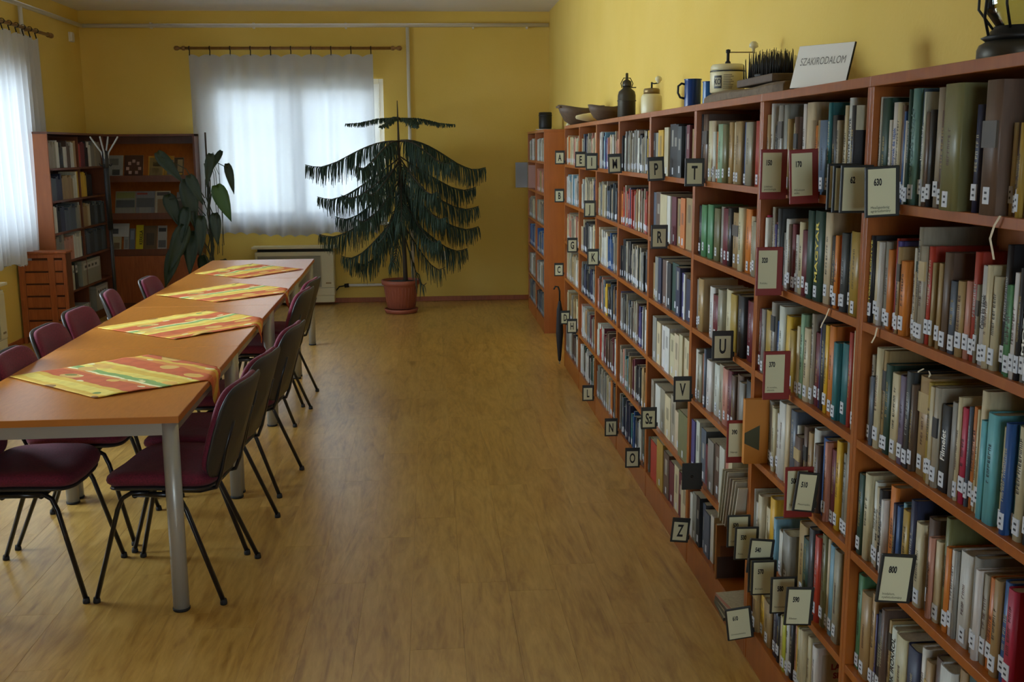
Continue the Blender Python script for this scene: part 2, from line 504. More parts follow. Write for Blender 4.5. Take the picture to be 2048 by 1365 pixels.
so = thing('wall_socket', (.145, YF, .53), 'white double wall socket on the yellow wall under the tree branches', 'socket')
MB().box((-.05, -.012, -.05), (.06, 0, .05)).build('plate', M['white'], so, bevel=.003)
for dx in (-.022, .032):
    MB().lathe([(.018, 0), (.018, .004), (.012, .004)], 14, M=Matrix.Translation((dx, -.012, 0)) @ Matrix.Rotation(PI / 2, 4, 'X')).build('socket_hole', M['cream'], so)

# ------------------------------------------------------------------ curtain rods and curtains
def rod(name, p0, p1, label, nrm):
    p0, p1 = Vector(p0), Vector(p1)
    r = thing(name, p0, label, 'curtain rod')
    d = (p1 - p0); ln = d.length; d.normalize()
    rot = d.to_track_quat('Z', 'X').to_matrix().to_4x4()
    MB().lathe([(.016, 0), (.016, ln)], 12, M=rot).build('pole', M['rodwood'], r)
    fin = [(.012, 0), (.024, .008), (.024, .03), (.013, .045), (.013, .06), (.026, .085), (.024, .11), (.012, .122), (0.0, .124)]
    MB().lathe(fin, 14, M=rot @ Matrix.Translation((0, 0, ln))).build('finial', M['rodwood'], r)
    MB().lathe(fin, 14, M=rot @ Matrix.Rotation(PI, 4, 'X')).build('finial', M['rodwood'], r)
    for t in (.12, .5, .88):
        c = d * (ln * t); nn = Vector(nrm)
        MB().tube([c, c - nn * .10], .011, 8).build('bracket', M['rodwood'], r)
    return r
rod('curtain_rod', (-2.62, YF - .12, 2.834), (-.40, YF - .12, 2.834), 'turned wooden rod carrying the curtain of the far window', (0, -1, 0))
rod('curtain_rod', (XL + .12, 7.6, 2.85), (XL + .12, 11.05, 2.85), 'turned wooden rod over the side window curtain beside the corner', (1, 0, 0))

def curtain(name, origin, ux, un, width, ztop, zbot, nfold, label, shrink=0.0, sag=.035, nclip=9, seed=1):
    r = thing(name, origin, label, 'curtain')
    ux, un = Vector(ux), Vector(un)
    rr = random.Random(seed)
    nu, nv = 240, 46
    ph = [rr.uniform(-.5, .5) for _ in range(80)]
    vs, uvs, fs = [], [], []
    for j in range(nv + 1):
        v = j / nv
        for i in range(nu + 1):
            u = i / nu
            a = nfold * 2 * PI * u
            k = int(u * nfold) % 80
            amp = (.012 + .020 * v) * (1 + .5 * ph[k])
            off = amp * math.sin(a + .8 * math.sin(a * .37 + 2 * v)) + .012 * math.sin(a * .31 + 3 * v)
            top = ztop - sag * (1 - abs(math.cos(PI * u * (nclip - 1)))) ** 1.5
            bot = zbot + .022 * abs(math.sin(PI * u * nfold * 1.5)) + .02 * math.sin(u * 9)
            z = top + (bot - top) * v
            x = width * (u + shrink * v * (.0 - u) * 1.0)
            p = ux * x + un * off
            vs.append((p.x, p.y, z - origin[2])); uvs.append((u * width * 1.15, z - zbot))
    for j in range(nv):
        for i in range(nu):
            a = j * (nu + 1) + i
            fs.append((a, a + 1, a + nu + 2, a + nu + 1))
    m = MB().add(vs, fs, smooth=True)
    o = m.build('lace_panel', M['sheer'], r)
    ul = o.data.uv_layers.new(name='UVMap')
    for lp in o.data.loops: ul.data[lp.index].uv = uvs[lp.vertex_index]
    for i in range(nclip):
        p = ux * (width * (i / (nclip - 1)) * .985 + .01)
        c = MB()
        c.tube([p + Vector((0, 0, ztop + .075 - origin[2])), p + un * .012 + Vector((0, 0, ztop + .04 - origin[2])), p + Vector((0, 0, ztop - .012 - origin[2]))], .006, 6)
        c.lathe([(.019, -.005), (.024, -.005), (.024, .005), (.019, .005), (.019, -.005)], 12, cap=False, M=Matrix.Translation(p + Vector((0, 0, ztop + .064 - origin[2]))) @ (Matrix.Rotation(PI / 2, 4, 'Y') if abs(ux.x) > .5 else Matrix.Rotation(PI / 2, 4, 'X')))
        c.build('curtain_hook', M['iron'], r)
    return r
curtain('lace_curtain', (-2.59, YF - .12, 2.77), (1, 0, 0), (0, 1, 0), 1.99, 2.77, .79, 10, 'white lace curtain over the far window behind the potted pine', 0.0, .03, 10, 3)
curtain('lace_curtain', (XL + .12, 9.25, 2.79), (0, 1, 0), (-1, 0, 0), 1.5, 2.79, .74, 12, 'white lace curtain over the side window above the cream heater', 0, .03, 10, 5)

# ------------------------------------------------------------------ gas heaters
def heater(loc, rz, label):
    """local: front faces -y, wall behind at y=0"""
    r = thing('gas_heater', loc, label, 'heater', rz)
    W2 = .44
    b = MB(); b.box((-W2, -.20, .10), (W2, -.03, .60)).build('body', M['cream'], r, bevel=.012)
    MB().box((-W2 + .01, -.19, .02), (W2 - .01, -.04, .10)).build('base', M['cream'], r, bevel=.006)
    MB().box((-W2 + .03, -.185, .60), (W2 - .03, -.04, .635)).build('vent_slot', M['darkslot'], r)
    MB().box((-W2 - .03, -.225, .635), (W2 + .03, -.01, .66)).build('top_plate', M['cream'], r, bevel=.004)
    gm = MB(); gm.box((-W2 + .03, -.206, .20), (W2 - .15, -.2, .555))
    g = gm.build('grille', M['greycream'], r)
    for i in range(22):
        z = .212 + i * .0158
        MB().box((-W2 + .04, -.2095, z), (W2 - .16, -.206, z + .006)).build('grille_slat', M['greycream'], g)
    MB().box((W2 - .14, -.207, .20), (W2 - .012, -.2, .575)).build('control_panel', M['cream'], r, bevel=.002)
    MB().box((W2 - .10, -.2095, .235), (W2 - .04, -.207, .252)).build('badge', M['brass'], r)
    MB().box((-W2, -.203, .187), (W2, -.2, .192)).build('seam', M['greycream'], r)
    return r
heater((-1.535, YF, .01), 0, 'cream gas heater with a grey grille under the far window')
heater((XL, 8.78, .01), PI / 2, 'cream gas heater under the side window beside the slatted cabinet')

# ------------------------------------------------------------------ bookcases along the wall
UP = [8.52, 7.68, 6.887, 6.059, 5.193, 4.303, 3.432, 2.572, 1.71]
SH = [1.617, 1.32, 1.02, .725, .41, .13]
XF, HT, DEP, TS = 1.0578, 1.912, .272, .018
def bookcase(name, y_far, y_near, label, group=None, wmat='shelfwood'):
    """stands with its open front at x=XF looking towards -x"""
    yc = (y_far + y_near) / 2; hw = (y_far - y_near) / 2 - .0006
    r = thing(name, (XF, yc, 0), label, 'bookcase', 0, group)
    w = M[wmat]
    MB().box((0, hw - TS, 0), (DEP, hw, HT - .025)).build('side_panel', w, r, bevel=.0012)
    MB().box((0, -hw, 0), (DEP, -hw + TS, HT - .025)).build('side_panel', w, r, bevel=.0012)
    MB().box((-.002, -hw, HT - .025), (DEP, hw, HT)).build('top_board', w, r, bevel=.0015)
    for z in SH[:-1]:
        MB().box((.001, -hw + TS, z - .022), (DEP - .006, hw - TS, z)).build('shelf', w, r, bevel=.0012)
    MB().box((.001, -hw + TS, SH[-1] - .022), (DEP - .006, hw - TS, SH[-1])).build('bottom_shelf', w, r, bevel=.0012)
    MB().box((.002, -hw + TS, 0), (.02, hw - TS, SH[-1] - .022)).build('plinth', w, r)
    MB().box((DEP - .006, -hw + TS, .02), (DEP, hw - TS, HT - .025)).build('back_panel', w, r)
    return r
CASE = {1: 'case at the far end by the letter A card', 2: 'case with the letter E and G cards', 3: 'case with the letter I and J cards',
        4: 'case under the dark metal flask', 5: 'case under the blue mugs', 6: 'case under the big grinder', 7: 'case under the tilted sign', 8: 'case under the oil lantern'}
CASE_LABEL = {1: 'orange beech bookcase at the far end with the letter A and B cards', 2: 'orange beech bookcase with the letter E, G and H cards',
              3: 'orange beech bookcase with the letter I, J and K cards', 4: 'orange beech bookcase with the letter M card under the metal flask',
              5: 'orange beech bookcase with the letter P and R cards under the blue mugs', 6: 'orange beech bookcase with the letter T and U cards under the big grinder',
              7: 'orange beech bookcase with the red 150 and 170 cards under the tilted sign', 8: 'orange beech bookcase with the 630 and 800 cards under the oil lantern'}
for b in range(1, 9):
    bookcase('bookcase', UP[b - 1], UP[b], CASE_LABEL[b], 'bookcases along the wall')
bookcase('bookcase', 1.708, .86, 'orange beech bookcase standing beyond the oil lantern case', 'bookcases along the wall')
bookcase('bookcase', 11.72, 10.89, 'orange beech bookcase deepest in the corner past the gap in the row', 'bookcases along the wall', 'salmonwood')
bookcase('bookcase', 10.889, 10.06, 'orange beech bookcase past the gap showing its bare side panel', 'bookcases along the wall', 'salmonwood')

# ------------------------------------------------------------------ books
PAL = {'C': 'd6c8a0', 'W': 'e0dfd4', 'G': '96948a', 'T': 'b0925e', 'B': '685040', 'K': '242325', 'N': '262c4c', 'U': '2c5c9a', 'u': '5c7894',
       'L': '84b4c8', 'A': '6cbcc4', 'E': '28787c', 't': '76a49a', 'n': '3c5468', 'D': '264a3c', 'H': '549060', 'O': '7a784c', 'q': '6c7464', 'Y': 'e0b428',
       'y': 'c4c440', 'M': 'b8983a', 'R': 'b83a24', 'X': '702430', 'P': 'c0284c', 'V': '504a84', 'v': '7c6e88', 'F': 'de8230', 'S': '586472',
       'Q': '3c4244', 'Z': 'cf9078', 'I': '96b894', 'J': 'a89f88'}
PNAME = {'C': 'cream', 'W': 'white', 'G': 'grey', 'T': 'tan', 'B': 'brown', 'K': 'black', 'N': 'navy', 'U': 'blue', 'u': 'grey-blue', 'L': 'pale-blue', 'A': 'aqua',
         'E': 'teal', 't': 'sea-green', 'n': 'slate-blue', 'D': 'dark-green', 'H': 'green', 'O': 'olive', 'q': 'grey-green', 'Y': 'yellow', 'y': 'lime', 'M': 'mustard',
         'R': 'red', 'X': 'maroon', 'P': 'crimson', 'V': 'purple', 'v': 'mauve', 'F': 'orange', 'S': 'slate', 'Q': 'charcoal', 'Z': 'salmon', 'I': 'pale-green', 'J': 'beige'}
PAGES = lin('cfc4a0')
STICK = lin('e2e6ec')
INK = lin('2a2a30')
def ordinal(n):
    return '%d%s' % (n, 'th' if 10 <= n % 100 <= 20 else {1: 'st', 2: 'nd', 3: 'rd'}.get(n % 10, 'th'))
ROWN = ['top shelf', 'second shelf', 'third shelf', 'fourth shelf', 'fifth shelf', 'bottom shelf']
DARK = set('KNQDXBEUVnSR')

def book_cover(t, h, d, col, board=None, flat=False):
    """U shaped cover round the page block: spine at x=0 facing -x, width t along y"""
    b = min(.003, t * .22); r = 0 if flat else min(t * .22, .006)
    hw = t / 2
    outer = [(d, -hw), (r + .002, -hw), (r * .45, -hw * .86), (0, -hw * .5), (0, hw * .5), (r * .45, hw * .86), (r + .002, hw), (d, hw)]
    inner = [(d, -hw + b), (r + .002 + b, -hw + b), (r * .45 + b * 1.2, (-hw + b) * .84), (b, (-hw + b) * .5), (b, (hw - b) * .5), (r * .45 + b * 1.2, (hw - b) * .84), (r + .002 + b, hw - b), (d, hw - b)]
    m = MB(); n = len(outer)
    vs = [(x, y, 0) for x, y in outer] + [(x, y, 0) for x, y in inner] + [(x, y, h) for x, y in outer] + [(x, y, h) for x, y in inner]
    m.v = vs
    def f(idx, smooth=False, c=None):
        m.f.append(list(idx)); m.m.append(0); m.c.append(c or col); m.sm.append(smooth)
    board = board or col
    for i in range(n - 1):
        j = i + 1
        f((2 * n + i, 2 * n + j, j, i), 0 < i < n - 2, board if i in (0, n - 2) else col)
        f((n + i, n + j, 3 * n + j, 3 * n + i))
        f((3 * n + i, 3 * n + j, 2 * n + j, 2 * n + i))
        f((i, j, n + j, n + i))
    f((0, n, 3 * n, 2 * n), False, board); f((2 * n - 1, n - 1, 3 * n - 1, 4 * n - 1), False, board)
    return m
def scribble(m, rr, y0, z0, length, gh, col, vertical=True):
    """a run of illegible letter strokes on the spine face x=-.0004"""
    z = z0
    xx = -.0005
    while z < z0 + length:
        wd = gh * rr.uniform(.45, .75)
        if rr.random() < .14: z += wd; continue
        s = gh * .17
        a, b = y0 - gh / 2, y0 + gh / 2
        def q(ya, yb, za, zb): m.quad([(xx, yb, za), (xx, ya, za), (xx, ya, zb), (xx, yb, zb)], 0, col)
        q(a, b, z, z + s)
        k = rr.random()
        if k < .35: q(a, b, z + wd - s, z + wd)
        if k > .2: q(b - s, b, z, z + wd)
        if k > .5: q(a + gh * .42, a + gh * .42 + s, z, z + wd)
        if k > .75: q(a, a + s, z, z + wd)
        z += wd * 1.35
def jit(c, rr, a=.10):
    k = 1 + rr.uniform(-a, a)
    return tuple(min(1, max(0, v * k * (1 + rr.uniform(-.04, .04)))) for v in c)

SPTEXT = {1: ('FOTÓSOK KÖNYVE', 'goldprint', .8), 2: ('MOZART', 'whiteprint', .55), 3: ('Filmelet', 'whiteprint', .55), 4: ('ÍRÓK ÍRÓKRÓL', 'black', .75),
          9: ('VONZÁS KÖZJÁT', 'Qp', .62), 10: ('KÖNYVEK KÖNYVE', 'black', .5), 11: ('MAGYAR', 'goldprint', .62), 13: ('Csinos kis képek', 'black', .5),
          14: ('Színház könyve', 'black', .5), 15: ('Nemzetgazdasági', 'whiteprint', .4), 16: ('Könyvek és tájak', 'bluep', .6)}
M['Qp'] = mat('dark green print', '3c6058', .5)
SPARE = MB()      # the rows further off, built as one object
def spare_book(x, y0, y1, z, h, d, col, rr):
    g = .0006
    SPARE.box((x, y1 + g, z), (x + d, y0 - g, z + h), 0, col, None)
    b = min(.0025, (y0 - y1) * .2)
    SPARE.quad([(x + .004, y1 + b, z + h + .0004), (x + d, y1 + b, z + h + .0004), (x + d, y0 - b, z + h + .0004), (x + .004, y0 - b, z + h + .0004)], 0, PAGES)
    yc = (y0 + y1) / 2; w = min((y0 - y1) * .46, .011)
    if rr.random() < .85:
        zz = z + rr.uniform(.008, .02)
        SPARE.quad([(x - .0006, yc + w, zz), (x - .0006, yc - w, zz), (x - .0006, yc - w, zz + .03), (x - .0006, yc + w, zz + .03)], 0, STICK)
    if rr.random() < .5:
        w2 = (y0 - y1) * .2; za = z + h * rr.uniform(.4, .6); zb = z + h * rr.uniform(.7, .92)
        ink = lin('d8d4c0') if sum(col) < .6 else lin('4a443c')
        SPARE.quad([(x - .0005, yc + w2, za), (x - .0005, yc - w2, za), (x - .0005, yc - w2, zb), (x - .0005, yc + w2, zb)], 0, tuple(.5 * a + .5 * b_ for a, b_ in zip(ink, col)))
ROWS = {
 (8, 1): "2552 2537 245 W;2537 2493 241 D;2493 2476 190 W;2476 2443 229 W@16;2443 2424 227 C;2424 2408 221 B;2408 2397 207 U;2397 2386 186 W;2386 2372 254 D;2372 2342 255 t@9;2342 2310 252 n@15;2310 2301 245 W;2301 2279 202 B;2279 2258 206 K;2258 2225 251 J;2225 2205 203 B;2205 2175 206 C;2175 2075 253 O+35@6;2075 2051 209 N;2051 2033 248 J;2033 2009 246 Q;2009 1955 251 B+30;1955 1942 172 C;1942 1930 172 B;1930 1919 170 X;1919 1908 169 W;1908 1897 171 M;1897 1876 171 B;1876 1851 193 C;1851 1821 177 D",
 (8, 2): "2552 2534 213 K@1;2534 2508 201 C;2508 2490 201 W;2490 2458 204 G;2458 2429 188 F;2429 2417 216 R;2417 2392 211 V;2392 2375 200 T;2375 2340 170 F;2340 2323 202 W;2323 2310 174 D;2310 2296 152 C;2296 2280 252 J;2280 2251 213 J;2251 2230 214 R;2230 2214 181 T;2214 2198 181 B;2198 2180 183 T;2180 2149 208 B;2149 2116 152 S;2116 2086 156 T;2086 2063 159 Z;2063 2040 220 R;2040 2027 157 J;2027 1991 197 W@13;1991 1973 201 C;1973 1950 182 C;1950 1932 244 K;1932 1913 170 H;1913 1892 173 H;1892 1874 198 W;1874 1861 208 K;1861 1842 209 G@2;1842 1817 211 W;1817 1781 244 B",
 (8, 3): "2552 2532 162 G;2532 2511 222 J;2511 2487 173 S;2487 2462 249 C;2462 2441 246 T;2441 2404 218 D;2404 2356 205 C;2356 2322 208 v;2322 2292 225 Q;2292 2275 200 B;2275 2219 225 T;2219 2198 221 M;2198 2175 217 C;2175 2153 220 J;2153 2110 189 K@3;2110 2080 204 G;2080 2067 220 C;2067 2041 202 P;2041 2029 209 S;2029 2011 212 F;2011 1999 210 C;1999 1974 253 C;1974 1953 199 A;1953 1913 220 A;1913 1882 201 C@14;1882 1864 217 U;1864 1849 217 E;1849 1825 219 C;1825 1799 195 Q;1799 1771 230 W;1771 1738 253 B",
 (8, 4): "2549 2513 210 D;2513 2475 222 C;2475 2451 211 W;2451 2431 204 C;2431 2408 205 K;2408 2393 186 W;2393 2353 228 F;2353 2334 196 N;2334 2310 196 U;2310 2292 211 L;2292 2255 204 M;2255 2231 238 N;2231 2194 195 C;2194 2158 218 B;2158 2141 185 Z;2141 2115 184 C;2115 2091 245 O;2091 2070 188 F;2070 2052 190 W;2052 2041 193 G;2041 1989 201 W;1989 1961 208 G;1961 1943 191 W;1943 1920 189 J;1920 1896 191 F;1896 1870 198 T;1870 1844 205 U;1844 1810 202 P",
 (8, 5): "2552 2515 256 H;2515 2459 225 T;2459 2430 242 T;2430 2419 196 V;2419 2380 212 K;2380 2355 236 B;2355 2339 217 T;2339 2300 209 W@4;2300 2243 212 C;2243 2180 212 N;2180 2154 234 W;2154 2120 217 T;2120 2074 242 B;2074 2015 248 W;2015 1977 267 T;1977 1934 286 D",
 (7, 1): "3412 3386 229 T;3386 3361 262 W;3361 3336 195 K;3336 3301 225 W;3301 3259 254 G;3259 3219 253 G;3219 3196 211 T;3196 3145 198 C;3145 3116 215 B;3116 3086 250 W;3086 3020 253 C@5;3020 2985 202 C;2985 2965 187 F;2965 2940 201 T;2940 2875 200 u;2875 2854 245 E;2854 2815 211 K;2815 2792 197 J;2792 2782 209 B;2782 2760 234 C;2760 2728 252 W@10;2728 2683 214 Q;2683 2639 211 J;2639 2615 229 K+35@8",
 (7, 2): "3412 3389 210 P;3389 3360 204 W;3360 3334 239 J;3334 3319 164 T;3319 3291 194 X;3291 3270 189 V;3270 3242 239 Q;3242 3218 167 G;3218 3181 211 W;3181 3158 197 B;3158 3125 199 X;3125 3093 170 W;3093 3050 210 C;3050 3001 190 X;3001 2955 249 D;2955 2889 251 D@11;2889 2838 250 C;2838 2795 190 K;2795 2770 194 F;2770 2744 194 R;2744 2700 205 Q;2700 2683 207 S;2683 2622 214 M",
 (7, 3): "3412 3393 207 X;3393 3355 209 G;3355 3292 212 M;3292 3256 246 G;3256 3221 191 U;3221 3172 245 W;3172 3122 222 Y;3122 3077 187 M;3077 3051 204 C;3051 3026 208 C;3026 2993 248 I;2993 2950 214 C;2950 2928 260 J;2928 2889 211 X;2889 2879 244 V;2879 2844 245 K;2844 2815 245 Y;2815 2772 250 F;2772 2736 211 E;2736 2686 216 E;2686 2659 252 R;2659 2611 260 C",
 (7, 4): "3412 3381 185 T;3381 3327 184 W;3327 3293 214 G;3293 3260 206 C;3260 3227 207 C;3227 3199 196 W;3199 3133 244 W;3133 3099 249 C;3099 3046 241 S;3046 3033 203 W;3033 2983 179 B;2983 2952 219 B;2952 2916 210 T;2916 2869 231 W;2869 2834 198 B;2834 2784 225 U;2784 2765 225 Z;2765 2725 212 X;2725 2688 247 Y;2688 2663 220 G;2663 2637 260 J",
 (7, 5): "3412 3408 202 W;3408 3363 161 W;3363 3316 203 C;3316 3263 177 C;3263 3211 227 Y;3211 3182 173 L;3182 3125 143 W;3125 3004 164 G;3004 2934 235 T;2934 2879 214 D;2879 2840 262 Q;2840 2800 253 R;2800 2766 272 O;2766 2746 268 C;2746 2708 261 L;2708 2660 262 J",
 (7, 6): "3412 3385 187 N;3385 3332 187 T;3332 3284 144 Y;3284 3189 149 T;3189 3138 188 N;3138 3110 156 K;3110 3078 168 C;3078 3050 180 y;3050 3027 191 W;3027 2997 199 K;2997 2970 185 Z;2970 2941 195 Y;2941 2913 204 C;2913 2888 213 C;2888 2857 205 C;2857 2816 193 W@7",
 (6, 1): "4283 4260 257 K;4260 4191 255 B;4191 4130 228 C;4130 4081 227 C;4081 4046 186 W;4046 4004 186 F;4004 3930 212 I;3930 3876 210 O;3876 3832 216 T;3832 3781 215 C;3781 3690 216 T;3690 3658 212 U;3658 3558 211 J;3558 3485 213 R",
 (6, 2): "4283 4233 196 K;4233 4151 202 H;4151 4057 207 H;4057 3971 198 O;3971 3923 208 G;3923 3849 205 X;3849 3804 209 K;3804 3709 196 T;3709 3651 219 C;3651 3584 217 F;3584 3541 196 C;3541 3475 182 J",
 (6, 3): "4283 4233 199 G;4233 4076 210 T;4076 4009 197 W;4009 3934 175 X;3934 3872 204 J;3872 3791 212 C;3791 3677 207 M;3677 3595 217 K;3595 3458 208 X@12",
 (6, 4): "4283 4242 207 W;4242 4180 198 J;4180 4121 206 Z;4121 4098 236 S;4098 4012 200 W;4012 3930 202 W;3930 3866 215 J;3866 3795 214 Z;3795 3740 221 X;3740 3692 212 B;3692 3626 226 B;3626 3569 213 G;3569 3466 232 Q",
 (6, 5): "4283 4227 223 V;4227 4171 233 W;4171 4095 216 S;4095 4037 168 X;4037 3952 207 G;3952 3871 212 B;3871 3802 224 W;3802 3736 225 Z;3736 3687 220 C",
 (6, 6): "4283 4238 186 W;4238 4174 203 G;4174 4122 208 K;4122 4074 194 S;4074 3989 180 S;3989 3940 190 W",
 (5, 1): "5173 5134 197 K;5134 5049 196 G;5049 4942 207 Y;4942 4858 217 C;4858 4742 230 K;4742 4647 226 K;4647 4573 217 Q;4573 4484 216 K;4484 4430 219 X;4430 4340 202 T",
 (5, 2): "5173 5086 213 S;5086 4979 218 B;4979 4834 212 C;4834 4767 211 W;4767 4679 211 X;4679 4594 205 T;4594 4512 212 F;4512 4401 216 T;4401 4350 203 B",
 (5, 3): "5173 5095 173 T;5095 5027 210 G;5027 4961 214 N;4961 4877 210 B;4877 4833 212 W;4833 4756 210 K;4756 4629 218 D;4629 4552 212 N;4552 4497 194 V;4497 4470 194 W;4470 4347 179 N",
 (5, 4): "5111 5024 215 G;5024 4940 202 C;4940 4838 197 W;4838 4741 210 W;4741 4654 192 C;4654 4567 207 C;4567 4504 218 C;4504 4419 213 C;4419 4353 220 C",
 (5, 5): "5130 5072 211 J;5072 4955 201 W;4955 4852 209 J;4852 4733 201 C;4733 4637 224 J;4637 4528 174 C;4528 4356 205 O",
 (5, 6): "5173 5167 185 G;5167 5103 187 O;5103 4962 191 R;4962 4828 234 M;4828 4716 213 B;4716 4620 197 X;4620 4528 208 C;4528 4456 202 X;4456 4329 182 C",
}
CARDS = [
 ('A', 'k', 8.477, 0.981, 1.618, 1.722),
 ('B', 'k', 8.504, 0.977, 1.318, 1.428),
 ('C', 'k', 8.527, 0.984, 0.728, 0.841),
 ('E', 'k', 7.301, 0.971, 1.616, 1.715),
 ('I', 'k', 6.795, 0.976, 1.606, 1.711),
 ('M', 'k', 5.935, 0.966, 1.607, 1.71),
 ('P', 'k', 4.842, 0.981, 1.598, 1.703),
 ('T', 'k', 4.123, 0.978, 1.598, 1.703),
 ('J', 'k', 6.864, 0.988, 1.307, 1.412),
 ('G', 'k', 7.706, 0.99, 0.999, 1.107),
 ('K', 'k', 6.705, 0.982, 1.01, 1.12),
 ('R', 'k', 4.744, 0.989, 1.3, 1.405),
 ('D', 'k', 8.114, 0.971, 0.406, 0.515),
 ('H', 'k', 7.715, 0.971, 0.408, 0.512),
 ('L', 'k', 6.894, 0.975, 0.088, 0.2),
 ('N', 'k', 5.969, 0.979, 0.097, 0.21),
 ('Sz', 'k', 4.908, 0.97, 0.425, 0.53),
 ('O', 'k', 5.306, 0.976, 0.112, 0.219),
 ('V', 'k', 4.24, 0.979, 0.716, 0.823),
 ('U', 'k', 3.657, 0.975, 1.003, 1.112),
 ('', 'b', 4.044, 0.973, 0.404, 0.513),
 ('Z', 'k', 4.226, 0.993, 0.112, 0.224),
 ('150', 'r', 3.151, 0.972, 1.594, 1.738),
 ('170', 'r', 2.888, 0.966, 1.594, 1.739),
 ('620', 'k', 2.607, 1.0, 1.594, 1.704),
 ('621', 'k', 2.569, 1.005, 1.589, 1.7),
 ('629', 'k', 2.519, 1.013, 1.592, 1.701),
 ('630', 'k', 2.371, 0.971, 1.592, 1.701),
 ('320', 'r', 3.158, 0.975, 1.305, 1.449),
 ('370', 'r', 3.054, 0.976, 1.004, 1.153),
 ('390', 'r', 3.42, 0.985, 0.701, 0.848),
 ('500', 'r', 2.823, 0.976, 0.717, 0.869),
 ('510', 'k', 2.789, 0.983, 0.743, 0.865),
 ('520', 'k', 3.387, 0.98, 0.42, 0.523),
 ('530', 'k', 3.296, 0.982, 0.403, 0.522),
 ('540', 'k', 3.145, 0.993, 0.419, 0.535),
 ('560', 'k', 3.138, 1.009, 0.351, 0.485),
 ('570', 'k', 3.104, 1.007, 0.356, 0.49),
 ('580', 'k', 2.916, 0.984, 0.389, 0.504),
 ('590', 'k', 2.784, 0.975, 0.41, 0.53),
 ('610', 'k', 3.329, 0.959, 0.109, 0.224),
 ('800', 'k', 2.186, 0.979, 0.745, 0.858),
 ('orange', 'o', 3.338, 1.007, 0.725, 0.941),
]
n_books = 0
